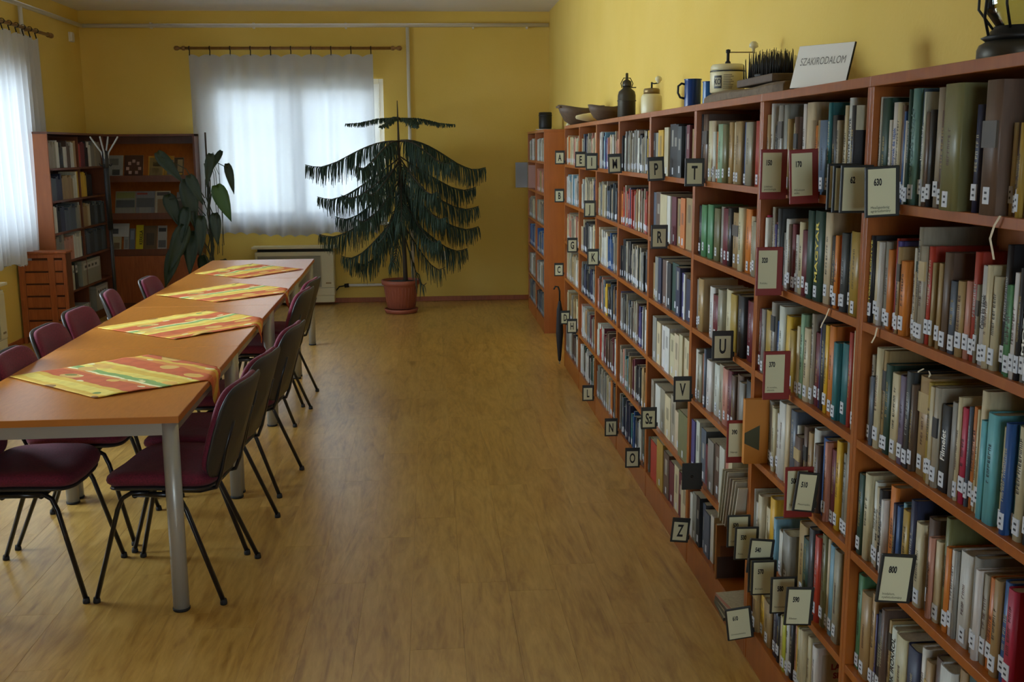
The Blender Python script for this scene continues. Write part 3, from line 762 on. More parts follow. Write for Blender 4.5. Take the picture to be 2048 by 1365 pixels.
for (b, r), row in ROWS.items():
    rr = random.Random(b * 100 + r)
    items = row.split(';')
    z = SH[r - 1]
    for i, it in enumerate(items):
        y0, y1, h, code = it.split()
        y0, y1, h = int(y0) / 1000, int(y1) / 1000, int(h) / 1000
        tg = 0; prot = 0
        if '@' in code: code, tg = code.split('@'); tg = int(tg)
        if '+' in code: code, prot = code.split('+'); prot = int(prot) / 1000
        t = min(y0 - y1, .075)
        col = jit(lin(PAL[code]), rr, .07)
        d = min(max(h * .68, .11), .2)
        xs = XF + .012 + rr.uniform(-.004, .012) - prot
        if b <= 5 or (b == 6 and r >= 5):
            spare_book(xs, y0, y1, z, h, d, col, rr); continue
        n_books += 1
        size = 'tall' if h > .225 else ('short' if h < .185 else '')
        thick = 'slim' if t < .016 else ('thick' if t > .036 else '')
        adj = ' '.join(w for w in (size, thick, PNAME[code]) if w)
        lab = '%s book, %s from far end, %s, %s' % (adj, ordinal(i + 1), ROWN[r - 1], CASE[b])
        yc = (y0 + (y0 - t)) / 2
        g = .0005
        o = book_cover(t - 2 * g, h, d, col).build('book', M['gloss'] if rr.random() < .25 else M['book'])
        o.location = (xs, yc, z)
        tag(o, lab, 'book', 'books on the %s of the %s' % (ROWN[r - 1], CASE[b]))
        bb = min(.003, t * .22)
        MB().box((bb + .003, -t / 2 + g + bb, .002), (d - .003, t / 2 - g - bb, h - .003), 0, jit(PAGES, rr, .15)).build('pages', M['book'], o)
        if rr.random() < .9:
            w = min(t * .42, .0105); zz = rr.uniform(.006, .026)
            s = MB(); x = -.0012
            yo = rr.uniform(-.1, .1) * t
            s.box((x, yo - w, zz), (.0015, yo + w, zz + .032), 0, STICK)
            for q in range(2):
                za = zz + .008 + q * .011
                s.quad([(x - .0003, yo + w * .45, za), (x - .0003, yo - w * .45, za), (x - .0003, yo - w * .45, za + .0045), (x - .0003, yo + w * .45, za + .0045)], 0, INK)
            s.build('spine_label', M['book'], o)
        if tg in SPTEXT:
            body, mt, frac = SPTEXT[tg]
            fs = min(t * .62, .03)
            text(body, 'title_text', M[mt], o, fr_spine((-.0008, 0, h * .54)), fs, fs * .02, h * frac / (len(body) * fs * .62))
        elif rr.random() < .68 and t > .007:
            m = MB()
            ink = lin(rr.choice(['d8d0a8', 'cfcfca', 'c8b060'])) if code in DARK else lin(rr.choice(['2c2824', '3a342c', '5c2822']))
            gh = min(t * .4, .009)
            scribble(m, rr, 0, h * rr.uniform(.3, .42), h * rr.uniform(.25, .5), gh, ink)
            if m.f: m.build('title', M['book'], o)
        if code in 'SJTBG' and rr.random() < .22 and t > .012:      # library rebinding: a pasted band
            m = MB(); za = h * rr.uniform(.5, .7)
            m.box((-.0006, -t / 2 + .001, za), (.004, t / 2 - .001, za + h * .2), 0, lin(rr.choice(['c8b078', '2c2a28', '4c4030'])))
            m.build('band', M['book'], o)
        yn = -t / 2 + g - .0008
        if tg == 5: text('FEJLŐDÉS', 'cover_text', M['black'], o, fr_front((.075, yn, h - .075)), .03, .001, .8)
        if tg == 6:
            MB().box((.045, yn, .07), (d - .004, yn + .0006, h - .045), 0, lin('848a70')).build('cover_print', M['book'], o)
            text('MŰ', 'cover_text', M['paper'], o, fr_front((.06, yn, .045)), .018, .0)
        if tg == 7:
            MB().box((.018, yn, h - .105), (d - .004, yn + .0006, h - .02), 0, lin('d0cbb8')).build('cover_print', M['book'], o)
            text('LÁTÁS', 'cover_text', M['darkred'], o, fr_front((.08, yn - .0006, h - .058)), .024, .001)
            text('SEJTE', 'cover_text', M['darkred'], o, fr_front((.08, yn - .0006, h - .085)), .024, .001)
            MB().box((.022, yn, .01), (d - .01, yn + .0006, h - .125), 0, lin('484a6a')).build('cover_picture', M['book'], o)
        if tg == 8:
            m = MB(); c3 = [(.0, .30, 'b88820'), (.30, .74, '121212'), (.74, 1, 'bdb89a')]
            for a, c, hx in c3: m.box((.004, yn, h * a), (d, yn + .0006, h * c), 0, lin(hx))
            m.build('cover_print', M['book'], o)
        if tg == 12: text('UVO', 'cover_text', M['whiteprint'], o, fr_front((.05, yn, h - .03)), .016)

# picture-front book and leaning brochures near the grinder case, stack on the plinth
def flat_book(loc, size, col, label, cat='book', rx=0, ry=0, rz=0, name='book', title=None, pic=None):
    w, t, h = size
    o = MB().box((-w / 2, -t / 2, 0), (w / 2, t / 2, h), 0, lin(col)).build(name, M['gloss'], bevel=.001)
    o.location = loc; o.rotation_euler = (rx, ry, rz); tag(o, label, cat)
    MB().box((-w / 2 + .002, -t / 2 + .0012, .002), (w / 2 + .0006, t / 2 - .0012, h + .0006), 0, PAGES).build('pages', M['book'], o)
    if pic:
        m = MB()
        for (a, b_, c, d_, hx) in pic: m.box((-w / 2 + w * a, -t / 2 - .0005, h * b_), (-w / 2 + w * c, -t / 2, h * d_), 0, lin(hx))
        m.build('cover_picture', M['gloss'], o)
    if title:
        body, mt, sz, fx, fz = title
        text(body, 'cover_text', M[mt], o, fr_front((-w / 2 + w * fx, -t / 2 - .0008, h * fz)), sz, sz * .03)
    return o
flat_book((1.125, 3.80, .13), (.15, .018, .215), '8c5418', 'orange picture-front book standing on the bottom shelf under the big grinder', title=('TEXELI', 'darkred', .024, .5, .78), pic=[(.03, .02, .97, .42, '3c2a1e'), (.1, .42, .9, .62, '6e4018')])
for k in range(7):
    o = flat_book((1.10, 3.69 - k * .03, .412), (.15, .008, .2 + .006 * (k % 3)), ['c8c4a8', 'a8a088', 'b8b09a', '9c8c7c', 'c4b8a0', 'aca490', 'd0c8b0'][k],
                  ['grey leaning brochure', 'olive leaning brochure', 'beige leaning brochure', 'brown leaning brochure', 'sand leaning brochure', 'stone leaning brochure', 'pale leaning brochure'][k] + ', %s in the slanted pile on the fifth shelf under the big grinder' % ordinal(k + 1), 'brochure', rx=.2 + .02 * k, name='brochure')
    o['group'] = 'leaning brochures'
for k in range(4):
    o = flat_book((1.085, 3.50, .131 + .012 * k), (.20 - .008 * k, .15, .011), ['4c5046', '5c5a4a', '5a4e40', 'b8806c'][k],
                  ['dark green booklet at the base', 'olive booklet second from the base', 'brown booklet third from the base', 'salmon booklet on top'][k] + ' of the flat stack near the 610 card', 'booklet', rz=.06 * k - .05, name='booklet')
    o['group'] = 'flat stack of booklets'

# rows of books further off
SMALL = {(1, 1): 'CFCCZCJC', (2, 1): 'SGNCJZCFC', (3, 1): 'WNLVZCWBZG', (4, 1): 'KWGGJWGGWKJKYW', (1, 2): 'WGJWLWGJ', (2, 2): 'WGCJCWNX', (3, 2): 'CJCJSQSQNQ', (4, 2): 'FRFNRRTCXJRTG',
         (1, 3): 'CZJCZ', (2, 3): 'CJKQGWCQN', (3, 3): 'CWWCUUGJC', (4, 3): 'KQGKJQCCGQKW', (1, 4): 'CJTCWJ', (2, 4): 'GQNKJNSG', (3, 4): 'ZGSYKSBBQ', (4, 4): 'GKJSGBJVGWQ',
         (1, 5): 'CTJTCJ', (2, 5): 'ZWTGXGJ', (3, 5): 'WRRXBBBWV', (4, 5): 'JZEGTXKQTT', (1, 6): 'GWJBWQ', (2, 6): 'WBWWKDD', (3, 6): 'GJGCWFKC', (4, 6): 'GSSNNEUQWQD'}
def fill(x, ya, yb, z, pal, rr, tmin=.014, tmax=.034, hmin=.165, hmax=.225, gap=.0):
    y = ya
    i = 0
    while y > yb + gap + .012:
        t = min(rr.uniform(tmin, tmax), y - yb)
        c = pal[int(i / max(1, (ya - yb) / .024) * len(pal)) % len(pal)] if rr.random() < .75 else rr.choice(pal)
        h = rr.uniform(hmin, hmax)
        spare_book(x + rr.uniform(0, .012), y, y - t, z, h, h * .68, jit(lin(PAL[c]), rr, .1), rr)
        y -= t; i += 1
for (b, r), pal in SMALL.items():
    rr = random.Random(1000 + b * 10 + r)
    fill(XF + .012, UP[b - 1] - .02, UP[b] + .02, SH[r - 1], pal, rr, gap=rr.choice([0, 0, .03, .06]))
for k in range(2):
    for r, pal in enumerate(['WGGWJG', 'ZTZB', 'GJCGB', 'ULSUGW', 'GWJS', 'QSGJ']):
        rr = random.Random(3000 + k * 10 + r)
        if k == 0 and r == 1: continue
        ya = 11.72 - .83 * k
        fill(XF + .012, ya - .02, ya - .81, SH[r], pal, rr, .015, .03, gap=.02)
for r in range(6):
    fill(XF + .014, 1.685, .9, SH[r], 'CWTGBKNUXJM', random.Random(4000 + r))
fill(XF + .014, 2.53, 1.76, SH[5], 'WCTDJGWBC', random.Random(4100))
tag(SPARE.build('book_rows', M['book']), 'rows of library books with white spine labels filling the further bookcases', 'books', kind='stuff')

# bookmark ribbons hanging over shelf fronts
def ribbon(pts, label, col='c8b898'):
    m = MB()
    w = .0035
    vs = []
    for p in pts: vs += [(p[0], p[1] - w, p[2]), (p[0], p[1] + w, p[2]), (p[0] - .0008, p[1] + w, p[2]), (p[0] - .0008, p[1] - w, p[2])]
    fs = []
    for i in range(len(pts) - 1):
        for k in range(4): fs.append((i * 4 + k, i * 4 + (k + 1) % 4, i * 4 + 4 + (k + 1) % 4, i * 4 + 4 + k))
    fs += [(3, 2, 1, 0), tuple(range(len(pts) * 4 - 4, len(pts) * 4))]
    m.add(vs, fs)
    tag(m.build('bookmark_ribbon', mat('ribbon', col, .6)), label, 'bookmark')
ribbon([(XF + .01, 1.93, 1.6175), (XF - .004, 1.932, 1.619), (XF - .007, 1.945, 1.60), (XF - .008, 1.955, 1.575), (XF - .008, 1.942, 1.55), (XF - .007, 1.938, 1.537)], 'pale ribbon bookmark hanging over the top shelf edge under the oil lantern')
ribbon([(XF + .01, 2.76, 1.3205), (XF - .004, 2.765, 1.322), (XF - .007, 2.775, 1.30), (XF - .008, 2.80, 1.275), (XF - .008, 2.81, 1.262)], 'pale ribbon bookmark hanging over the second shelf under the tilted sign')
ribbon([(XF + .01, 2.45, 1.3205), (XF - .004, 2.452, 1.322), (XF - .007, 2.455, 1.30), (XF - .008, 2.47, 1.282)], 'cream ribbon end over the second shelf edge below the spine FOTÓSOK KÖNYVE')
ribbon([(XF + .01, 4.83, 1.3205), (XF - .004, 4.84, 1.322), (XF - .007, 4.85, 1.30), (XF - .008, 4.87, 1.29)], 'white ribbon end over the second shelf edge near the letter R card')

ribbon([(1.09, 2.311, 1.228), (1.09, 2.299, 1.247), (1.09, 2.275, 1.258), (1.09, 2.250, 1.258), (1.09, 2.243, 1.251), (1.09, 2.253, 1.239)], 'looped ribbon bookmark standing up from a book on the third shelf under the oil lantern')

# ------------------------------------------------------------------ divider cards standing out from the shelf fronts
SMALLPRINT = {'150': ('Lélektan', 'pszichológia'), '170': ('Művészet', 'etika'), '630': ('Mezőgazdaság', 'agrártudomány'), '320': ('Politika', ''), '370': ('A nevelés,', 'oktatás'),
              '390': ('Néprajz', ''), '500': ('Term.', ''), '510': ('Matematika', ''), '520': ('Csill.', ''), '530': ('Fizika', ''), '540': ('Kémia', ''), '570': ('Biológia', ''), '580': ('Növénytan', ''),
              '590': ('Állattan', ''), '610': ('Orvostudomány', ''), '800': ('Irodalom,', 'nyelvtudomány')}
WHERE = {'150': 'upright, first along the top shelf edge', '170': 'slightly tilted, second along the top shelf edge', '620': '', '621': '', '629': '', '630': 'in front of four overlapping cards', '320': 'on the second shelf edge', '370': 'on the third shelf edge', '390': 'next to the orange folder', '500': 'behind the tilted 510 card', '510': 'tilted over the 500 card', '520': 'topmost of the cluster near the bottom', '530': 'overlapping the 520 card', '540': 'tilted, wedged between two upright ones', '560': '', '570': 'before a hidden black card', '580': 'half behind the 590 card', '590': 'lowest of the cluster', '610': 'standing alone by the floor', '800': 'leaning on the fifth shelf of the lantern case'}
TILT = {'630': -.05, '170': -.05, '510': .12, '800': .09, '530': .02, '540': .1, '590': .05, '610': -.13, 'P': -.05, 'M': -.04, 'Z': .1}
for t, c, Y, x0, z0, z1 in CARDS:
    if c == 'k' and not t.isdigit(): w, h = .076, .107
    elif c == 'b': w, h = .08, .109
    elif c == 'r': w, h = .081, .147
    elif c == 'o': w, h = .05, .216
    else: w, h = .080, .114
    if t == '610': w = .09
    if t == '510': w = .064
    X1 = XF - .004
    zc = (z0 + z1) / 2
    th = .007
    if c == 'o':
        r = thing('folder', (X1, Y, z0 + .0), 'orange folder with a dark green chevron jutting out beside the 390 card', 'folder')
        MB().box((-.05, -.012, 0), (.11, .012, h), 0).build('folder_cover', mat('orange card', 'b8741c', .5), r, bevel=.001)
        m = MB().add([(-.05, -.0128, .07), (.0, -.0128, .045), (.0, -.0128, .13), (-.05, -.0128, .105)], [(0, 1, 2, 3)])
        m.build('chevron', mat('dark green print', '3c3c1c', .5), r)
        continue
    nm = {'k': 'black', 'r': 'dark red', 'b': 'black'}[c]
    if c == 'b': lab = 'plain black card back turned outwards near the letter V card'
    elif t.isdigit(): lab = '%s framed divider card numbered %s, %s' % (nm, t, WHERE[t])
    else: lab = 'black framed shelf card with the big letter %s' % t
    if t in ('620', '621', '629'):
        lab = {'620': 'rear black divider card of the four overlapping by the 630 card', '621': 'black divider card second from the rear behind the 630 card', '629': 'black divider card directly behind the 630 card'}[t]
    if t == '560': lab = 'black divider card mostly hidden behind the 570 card'
    r = thing('divider_card', (X1 - w / 2, Y, zc), lab, 'divider card', 0, 'shelf divider cards')
    r.rotation_euler = (0, TILT.get(t, 0), 0)
    MB().box((-w / 2, 0, -h / 2), (w / 2, th, h / 2)).build('holder', M['cardred' if c == 'r' else 'cardblack'], r, bevel=.002)
    MB().box((w / 2 - .006, th, -h / 2 + .012), (w / 2 + .006, th + .004, -h / 2 + .03)).build('bracket_tab', M['cardred' if c == 'r' else 'cardblack'], r)
    if c == 'b':
        MB().lathe([(.006, 0), (.004, .003), (0, .004)], 10, M=Matrix.Translation((.0, 0, .0)) @ Matrix.Rotation(PI / 2, 4, 'X')).build('stud', M['iron'], r); continue
    if c == 'r': px0, px1, pz0, pz1 = -.5 * w + .006, .5 * w - .018, -.5 * h + .022, .5 * h - .010
    elif t.isdigit(): px0, px1, pz0, pz1 = -.5 * w + .006, .5 * w - .010, -.5 * h + .006, .5 * h - .006
    else: px0, px1, pz0, pz1 = -.5 * w + .008, .5 * w - .010, -.5 * h + .010, .5 * h - .018
    MB().box((px0, -.0012, pz0), (px1, .0002, pz1)).build('paper', M['paper'], r)
    pc = (px0 + px1) / 2
    if t.isdigit():
        nt = {'629': '62'}.get(t, t)
        text(nt, 'card_number', M['black'], r, fr_front((pc - w * .12, -.0016, pz1 - .030)), .021, .0009, .58)
        for q, s in enumerate(SMALLPRINT.get(t, ())):
            if s: text(s, 'card_caption', M['black'], r, fr_front((px0 + .006, -.0016, pz0 + .016 - .008 * q)), .008, 0, .95, 'LEFT')
    else:
        text(t, 'card_letter', M['black'], r, fr_front((pc, -.0016, (pz0 + pz1) / 2)), .072, .0018, .52)
# ------------------------------------------------------------------ tables
def make_table():
    r = thing('reading_table', (0, 0, 0), '', 'table', 0, 'reading tables in a row')
    hw, hl, H = .445, .7215, .778
    MB().box((-hw, -hl, H - .027), (hw, hl, H)).build('tabletop', [M['tabletop']], r, bevel=.002)
    e = MB()
    e.box((-hw - .0015, -hl - .0015, H - .026), (hw + .0015, -hl - .0002, H - .001)).box((-hw - .0015, hl + .0002, H - .026), (hw + .0015, hl + .0015, H - .001))
    e.box((-hw - .0015, -hl, H - .026), (-hw - .0002, hl, H - .001)).box((hw + .0002, -hl, H - .026), (hw + .0015, hl, H - .001))
    e.build('edge_band', M['tableedge'], r)
    f = MB(); a, b = hw - .035, hl - .035
    for s in (-1, 1):
        f.box((-a, s * b - .012, H - .077), (a, s * b + .012, H - .027)); f.box((s * a - .012, -b, H - .077), (s * a + .012, b, H - .027))
    f.build('apron_frame', M['steel'], r)
    for sx in (-1, 1):
        for sy_ in (-1, 1):
            lg = MB().lathe([(.031, .012), (.031, H - .028)], 20, (sx * (hw - .04), sy_ * (hl - .04), 0)).build('leg', M['steel'], r)
            MB().lathe([(.031, 0), (.033, .003), (.033, .012)], 20, (sx * (hw - .04), sy_ * (hl - .04), 0)).build('foot', M['rubber'], lg)
    return r
tab0 = make_table()
TPOS = [(-.948, 3.948, -.974, 5.391), (-.976, 5.394, -1.0, 6.837), (-1.0, 6.840, -1.018, 8.283), (-1.016, 8.286, -1.05, 9.729)]
TLAB = ['beech-topped table at the end of the row with its bare grey leg facing the aisle', 'beech-topped table second in the row under the second patterned cloth',
        'beech-topped table third in the row under the third patterned cloth', 'beech-topped table at the window end of the row under the smallest-looking cloth']
tabs = []
for i, (xa, ya, xb, yb) in enumerate(TPOS):
    ang = -math.atan2(xb - xa, yb - ya)
    loc = ((xa + xb) / 2 - .445, (ya + yb) / 2, 0)
    if i == 0: tab0.location = loc; tab0.rotation_euler = (0, 0, ang); tab0['label'] = TLAB[0]
    else: dup(tab0, loc, ang, TLAB[i])

# ------------------------------------------------------------------ patterned cloths
def cloth_mat():
    m = mat('printed autumn cotton', 'e0a030', .8)
    uv = N(m, 'ShaderNodeTexCoord'); mp = N(m, 'ShaderNodeMapping'); L(m, uv.outputs['UV'], mp.inputs[0])
    oi = N(m, 'ShaderNodeObjectInfo')
    sep = N(m, 'ShaderNodeSeparateXYZ'); 
    nz = N(m, 'ShaderNodeTexNoise'); nz.inputs['Scale'].default_value = 4.5; nz.inputs['Detail'].default_value = 4; L(m, mp.outputs[0], nz.inputs['Vector'])
    wob = N(m, 'ShaderNodeVectorMath', operation='MULTIPLY_ADD'); wob.inputs[1].default_value = (.085, .085, 0)
    L(m, nz.outputs['Color'], wob.inputs[0]); L(m, mp.outputs[0], wob.inputs[2]); L(m, wob.outputs[0], sep.inputs[0])
    rp = N(m, 'ShaderNodeValToRGB'); rp.color_ramp.interpolation = 'CONSTANT'
    Yl, Ye, Or, Rd, Gr, Cr = [lin(c) for c in ('ecd868', 'e4be48', 'dc8a3c', 'cc6430', '8cb060', 'f0ecb4')]
    st = [(0, Ye), (.10, Yl), (.18, Ye), (.235, Rd), (.40, Or), (.43, Cr), (.455, Gr), (.51, Yl), (.58, Ye), (.66, Yl), (.70, Rd), (.86, Or), (.92, Ye), (.97, Rd)]
    e = rp.color_ramp.elements
    while len(e) < len(st): e.new(.5)
    for el, (p, c) in zip(e, st): el.position = p; el.color = (*c, 1)
    L(m, sep.outputs[0], rp.inputs[0])
    def blobs(scale, thr, off, a, b, base, rand=.9):
        mp2 = N(m, 'ShaderNodeMapping'); mp2.inputs['Location'].default_value = off; mp2.inputs['Scale'].default_value = (scale, scale * .62, 1)
        L(m, wob.outputs[0], mp2.inputs[0])
        v = N(m, 'ShaderNodeTexVoronoi'); v.inputs['Scale'].default_value = 1; v.inputs['Randomness'].default_value = rand; L(m, mp2.outputs[0], v.inputs['Vector'])
        lt = N(m, 'ShaderNodeMath', operation='LESS_THAN'); L(m, v.outputs['Distance'], lt.inputs[0]); lt.inputs[1].default_value = thr
        sp_ = N(m, 'ShaderNodeSeparateColor'); L(m, v.outputs['Color'], sp_.inputs[0])
        c = mix_rgb(m, sp_.outputs[0], a, b)
        return mix_rgb(m, lt.outputs[0], base, c)
    c = blobs(5.2, .30, (.3, .1, 0), lin('e8b850'), lin('d8b060'), rp.outputs[0])
    c = blobs(6.5, .20, (2.3, 4.1, 0), lin('7a9a48'), lin('a04a24'), c)
    c = blobs(7.5, .17, (7.3, 1.7, 0), lin('efe8b0'), lin('e8e0a0'), c)
    fine = N(m, 'ShaderNodeTexNoise'); fine.inputs['Scale'].default_value = 14; fine.inputs['Detail'].default_value = 4
    L(m, mp.outputs[0], fine.inputs['Vector'])
    c = mix_rgb(m, .35, c, mix_rgb(m, 1, c, ramp(m, fine.outputs['Fac'], [(.3, (.55, .5, .4)), (.6, (1, 1, 1))]), 'MULTIPLY'))
    L(m, c, bsdf(m).inputs['Base Color'])
    return m
M['cloth'] = cloth_mat()
def cloth(corner_l, corner_n, corner_r, corner_f, xedge, label, flip=False, seed=1, drop=1.0):
    """square cloth laid diamond-wise; what passes the table edge x=xedge(y) hangs down"""
    n = 44
    rr = random.Random(seed)
    P = [Vector((*c, 0)) for c in (corner_l, corner_n, corner_r, corner_f)]
    vs, uvs, fs = [], [], []
    Zt = .7795
    for j in range(n + 1):
        for i in range(n + 1):
            u, v = i / n, j / n
            p = P[0] * ((1 - u) * (1 - v)) + P[1] * (u * (1 - v)) + P[2] * (u * v) + P[3] * ((1 - u) * v)
            ed = xedge(p.y)
            z = Zt + .0022 + .004 * max(0, noise.noise(Vector((p.x * 5 + seed * 3, p.y * 5, 0)))) + .010 * max(0, noise.noise(Vector((p.x * 2.1 + seed, (p.y + p.x) * 7, 1))))**1.5
            if p.x > ed - .012:
                ov = p.x - (ed - .012)
                arc = .03
                if ov < arc:
                    t = ov / arc * PI / 2
                    p.x = ed - .012 + .019 * math.sin(t); z -= .019 * (1 - math.cos(t))
                else:
                    p.x = ed + .007 + .012 * math.sin(p.y * 40 + seed) * min(1, (ov - arc) * 8); z -= .019 + (ov - arc) * drop
            vs.append(tuple(p + Vector((0, 0, z)))); uvs.append((v, u) if flip else (u, v))
    for j in range(n):
        for i in range(n):
            a = j * (n + 1) + i
            fs.append((a, a + 1, a + n + 2, a + n + 1))
    o = MB().add(vs, fs, smooth=True).build('table_cloth', M['cloth'])
    ul = o.data.uv_layers.new(name='UVMap')
    for lp in o.data.loops: ul.data[lp.index].uv = uvs[lp.vertex_index]
    sd = o.modifiers.new('thickness', 'SOLIDIFY'); sd.thickness = .0015; sd.offset = 1
    o['group'] = 'patterned cloths on the tables'
    return tag(o, label, 'tablecloth')
xe = lambda y: -.948 + (y - 3.948) * (-.0176)
cloth((-1.84, 4.735), (-1.342, 4.275), (-.80, 4.70), (-1.356, 5.188), xe, 'orange and yellow cloth on the table with the bare leg, corner hanging lowest', True, 1)
cloth((-1.85, 6.031), (-1.334, 5.61), (-.86, 6.16), (-1.38, 6.60), xe, 'striped orange and yellow cloth second in the row, corner hanging over', False, 2)
cloth((-1.855, 7.362), (-1.38, 6.993), (-.88, 7.50), (-1.42, 7.98), xe, 'patterned cloth third in the row with a short orange corner over the edge', False, 3)
cloth((-1.87, 8.655), (-1.427, 8.30), (-1.045, 8.86), (-1.533, 9.355), xe, 'patterned cloth lying wholly on the table by the far window', False, 4)

# ------------------------------------------------------------------ chairs
def pad(m, w, d, t, r, curve, n=40, rings=((.0, .86), (.25, .97), (.5, 1.0), (.75, .97), (1.0, .86)), mat_=0, taper=0.0):
    """rounded cushion in local x (w), y (d) with thickness t in z; curve(x, y) lifts it"""
    def outline(k):
        a = 2 * PI * k / n
        c, s = math.cos(a), math.sin(a)
        e = .42
        x = math.copysign(abs(c) ** e, c) * w / 2; y = math.copysign(abs(s) ** e, s) * d / 2
        x *= 1 - taper * (y / d + .5)
        return x, y
    vs, fs = [], []
    R = [(0.0, .0), (0.0, .55)] + list(rings) + [(1.0, .55), (1.0, 0.0)]
    for z, sc in R:
        for k in range(n):
            x, y = outline(k)
            if 0 < sc < 1 and sc > .8: x2, y2 = x * (1 - (1 - sc) * .5), y * (1 - (1 - sc) * .5)
            else: x2, y2 = x * sc, y * sc
            vs.append((x2, y2, z * t + curve(x2, y2)))
    for j in range(len(R) - 1):
        for k in range(n):
            q = (k + 1) % n
            fs.append((j * n + k, j * n + q, (j + 1) * n + q, (j + 1) * n + k))
    return m.add(vs, fs, mat_, None, True)
def make_chair():
    """faces +x, seat centre over the origin"""
    r = thing('office_chair', (0, 0, 0), '', 'chair', 0, 'burgundy chairs round the tables')
    Rz = Matrix.Rotation(-PI / 2, 4, 'Z')
    def place(m, Mx):
        m.v = [tuple(Mx @ Vector(p)) for p in m.v]; return m
    seat = pad(MB(), .47, .43, .05, .1, lambda x, y: .012 * math.cos(y * 6) - .05 * max(0, y - .12) ** 1.2 + .35 * x * x, taper=-.04)
    place(seat, Matrix.Translation((.0, 0, .445)) @ Rz).build('seat', M['burgundy'], r)
    shell = pad(MB(), .45, .41, .018, .1, lambda x, y: .012 * math.cos(y * 6) + .35 * x * x, taper=-.04)
    place(shell, Matrix.Translation((.0, 0, .424)) @ Rz).build('seat_shell', M['plastic'], r)
    # backrest: pad plane leaning back
    tilt = Matrix.Translation((-.275, 0, .672)) @ Matrix.Rotation(-.27, 4, 'Y') @ Matrix(((0, 0, 1, 0), (1, 0, 0, 0), (0, 1, 0, 0), (0, 0, 0, 1)))
    bend = lambda x, y: .55 * x * x - .10 * (y + .1) ** 2
    bk = pad(MB(), .455, .385, .035, .1, bend, taper=.05)
    place(bk, tilt).build('backrest', M['burgundy'], r)
    bs = pad(MB(), .47, .40, .02, .1, lambda x, y: bend(x, y) - .014 - .012 * math.cos(x * 9) * math.cos(y * 8), taper=.05)
    place(bs, tilt).build('back_shell', M['plastic'], r)
    for s in (-1, 1):
        y = .205 * s
        lf = MB().tube([(.03, y * .94, .438), (.10, y * .96, .436), (.135, y * .98, .415), (.155, y, .37), (.25, y * 1.17, .012)], .0125, 10, flat=.75)
        o = lf.build('leg', M['blacksteel'], r)
        MB().lathe([(.014, 0), (.0145, .008), (.012, .022)], 10, (.25, y * 1.17, 0)).build('foot_cap', M['rubber'], o)
        lb = MB().tube([(.05, y * .9, .428), (-.05, y * .92, .430), (-.09, y * .95, .415), (-.115, y * .98, .37), (-.255, y * 1.17, .012)], .0125, 10, flat=.75)
        o = lb.build('leg', M['blacksteel'], r)
        MB().lathe([(.014, 0), (.0145, .008), (.012, .022)], 10, (-.255, y * 1.17, 0)).build('foot_cap', M['rubber'], o)
        MB().tube([(.0, y * .62, .424), (-.15, y * .62, .424), (-.215, y * .62, .44), (-.235, y * .62, .49), (-.262, y * .62, .60), (-.295, y * .6, .71)], .013, 10, flat=.6).build('back_support', M['blacksteel'], r)
        MB().tube([(.09, y * .95, .43), (-.08, y * .95, .43)], .012, 8).build('seat_rail', M['blacksteel'], r)
    MB().tube([(.09, -.19, .422), (.09, .19, .422)], .011, 8).build('crossbar', M['blacksteel'], r)
    MB().tube([(-.06, -.19, .42), (-.06, .19, .42)], .011, 8).build('crossbar', M['blacksteel'], r)
    return r
ch0 = make_chair()
CH = [(-1.06, 4.30, PI - .12, 'burgundy chair at the aisle side, first behind the bare table leg'),
      (-1.05, 4.83, PI - .14, 'burgundy chair at the aisle side, second behind the bare table leg'),
      (-1.02, 5.60, PI - .12, 'burgundy chair at the aisle side, third behind the bare table leg'),
      (-1.12, 7.02, PI - .1, 'burgundy chair at the aisle side, fourth behind the bare table leg'),
      (-1.13, 7.56, PI - .1, 'burgundy chair at the aisle side, fifth and last before the heater'),
      (-1.62, 4.34, -.03, 'burgundy chair at the window side facing the chair behind the bare leg'),
      (-1.61, 4.95, .02, 'burgundy chair at the window side, second along from the bare leg end'),
      (-1.68, 5.62, 0, 'burgundy chair at the window side, third along from the bare leg end'),
      (-1.72, 6.22, -.04, 'burgundy chair at the window side, fourth along, below the slatted cabinet'),
      (-1.77, 7.06, .14, 'burgundy chair at the window side turned away from the table'),
      (-1.70, 7.74, 0, 'burgundy chair at the window side, last along before the leafy climber')]
for i, (x, y, a, lab) in enumerate(CH):
    if i == 0: ch0.location = (x, y, 0); ch0.rotation_euler = (0, 0, a); ch0['label'] = lab
    else: dup(ch0, (x, y, 0), a, lab)

# ------------------------------------------------------------------ corner: display case, side bookcase, slatted cabinet, coat stand
r = thing('display_case', (-3.0, 12.1, 0), 'brown display bookcase with magazines facing out in the far corner', 'bookcase')
w = M['darkwood']
X0, X1 = -.55, .46
MB().box((X0, 0, 0), (X0 + .02, .30, 1.915)).build('side_panel', w, r); MB().box((X1 - .02, 0, 0), (X1, .30, 1.915)).build('side_panel', w, r)
MB().box((X0, -.002, 1.895), (X1, .3, 1.918)).build('top_board', w, r)
MB().box((X0 + .02, .28, .02), (X1 - .02, .295, 1.895)).build('back_panel', w, r)
DZ = [1.455, 1.05, .655]
for z in DZ:
    MB().box((X0 + .02, .0, z - .05), (X1 - .02, .28, z)).build('shelf', w, r)
    s = MB().add([(X0 + .02, .05, z), (X1 - .02, .05, z), (X1 - .02, .24, z + .36), (X0 + .02, .24, z + .36), (X0 + .02, .065, z), (X1 - .02, .065, z), (X1 - .02, .252, z + .36), (X0 + .02, .252, z + .36)],
                 [(0, 1, 2, 3), (7, 6, 5, 4), (0, 3, 7, 4), (1, 5, 6, 2), (3, 2, 6, 7), (0, 4, 5, 1)])
    s.build('sloping_board', M['shelfwood'], r)
    MB().box((X0 + .02, .0, z), (X1 - .02, .012, z + .02)).build('lip', w, r)
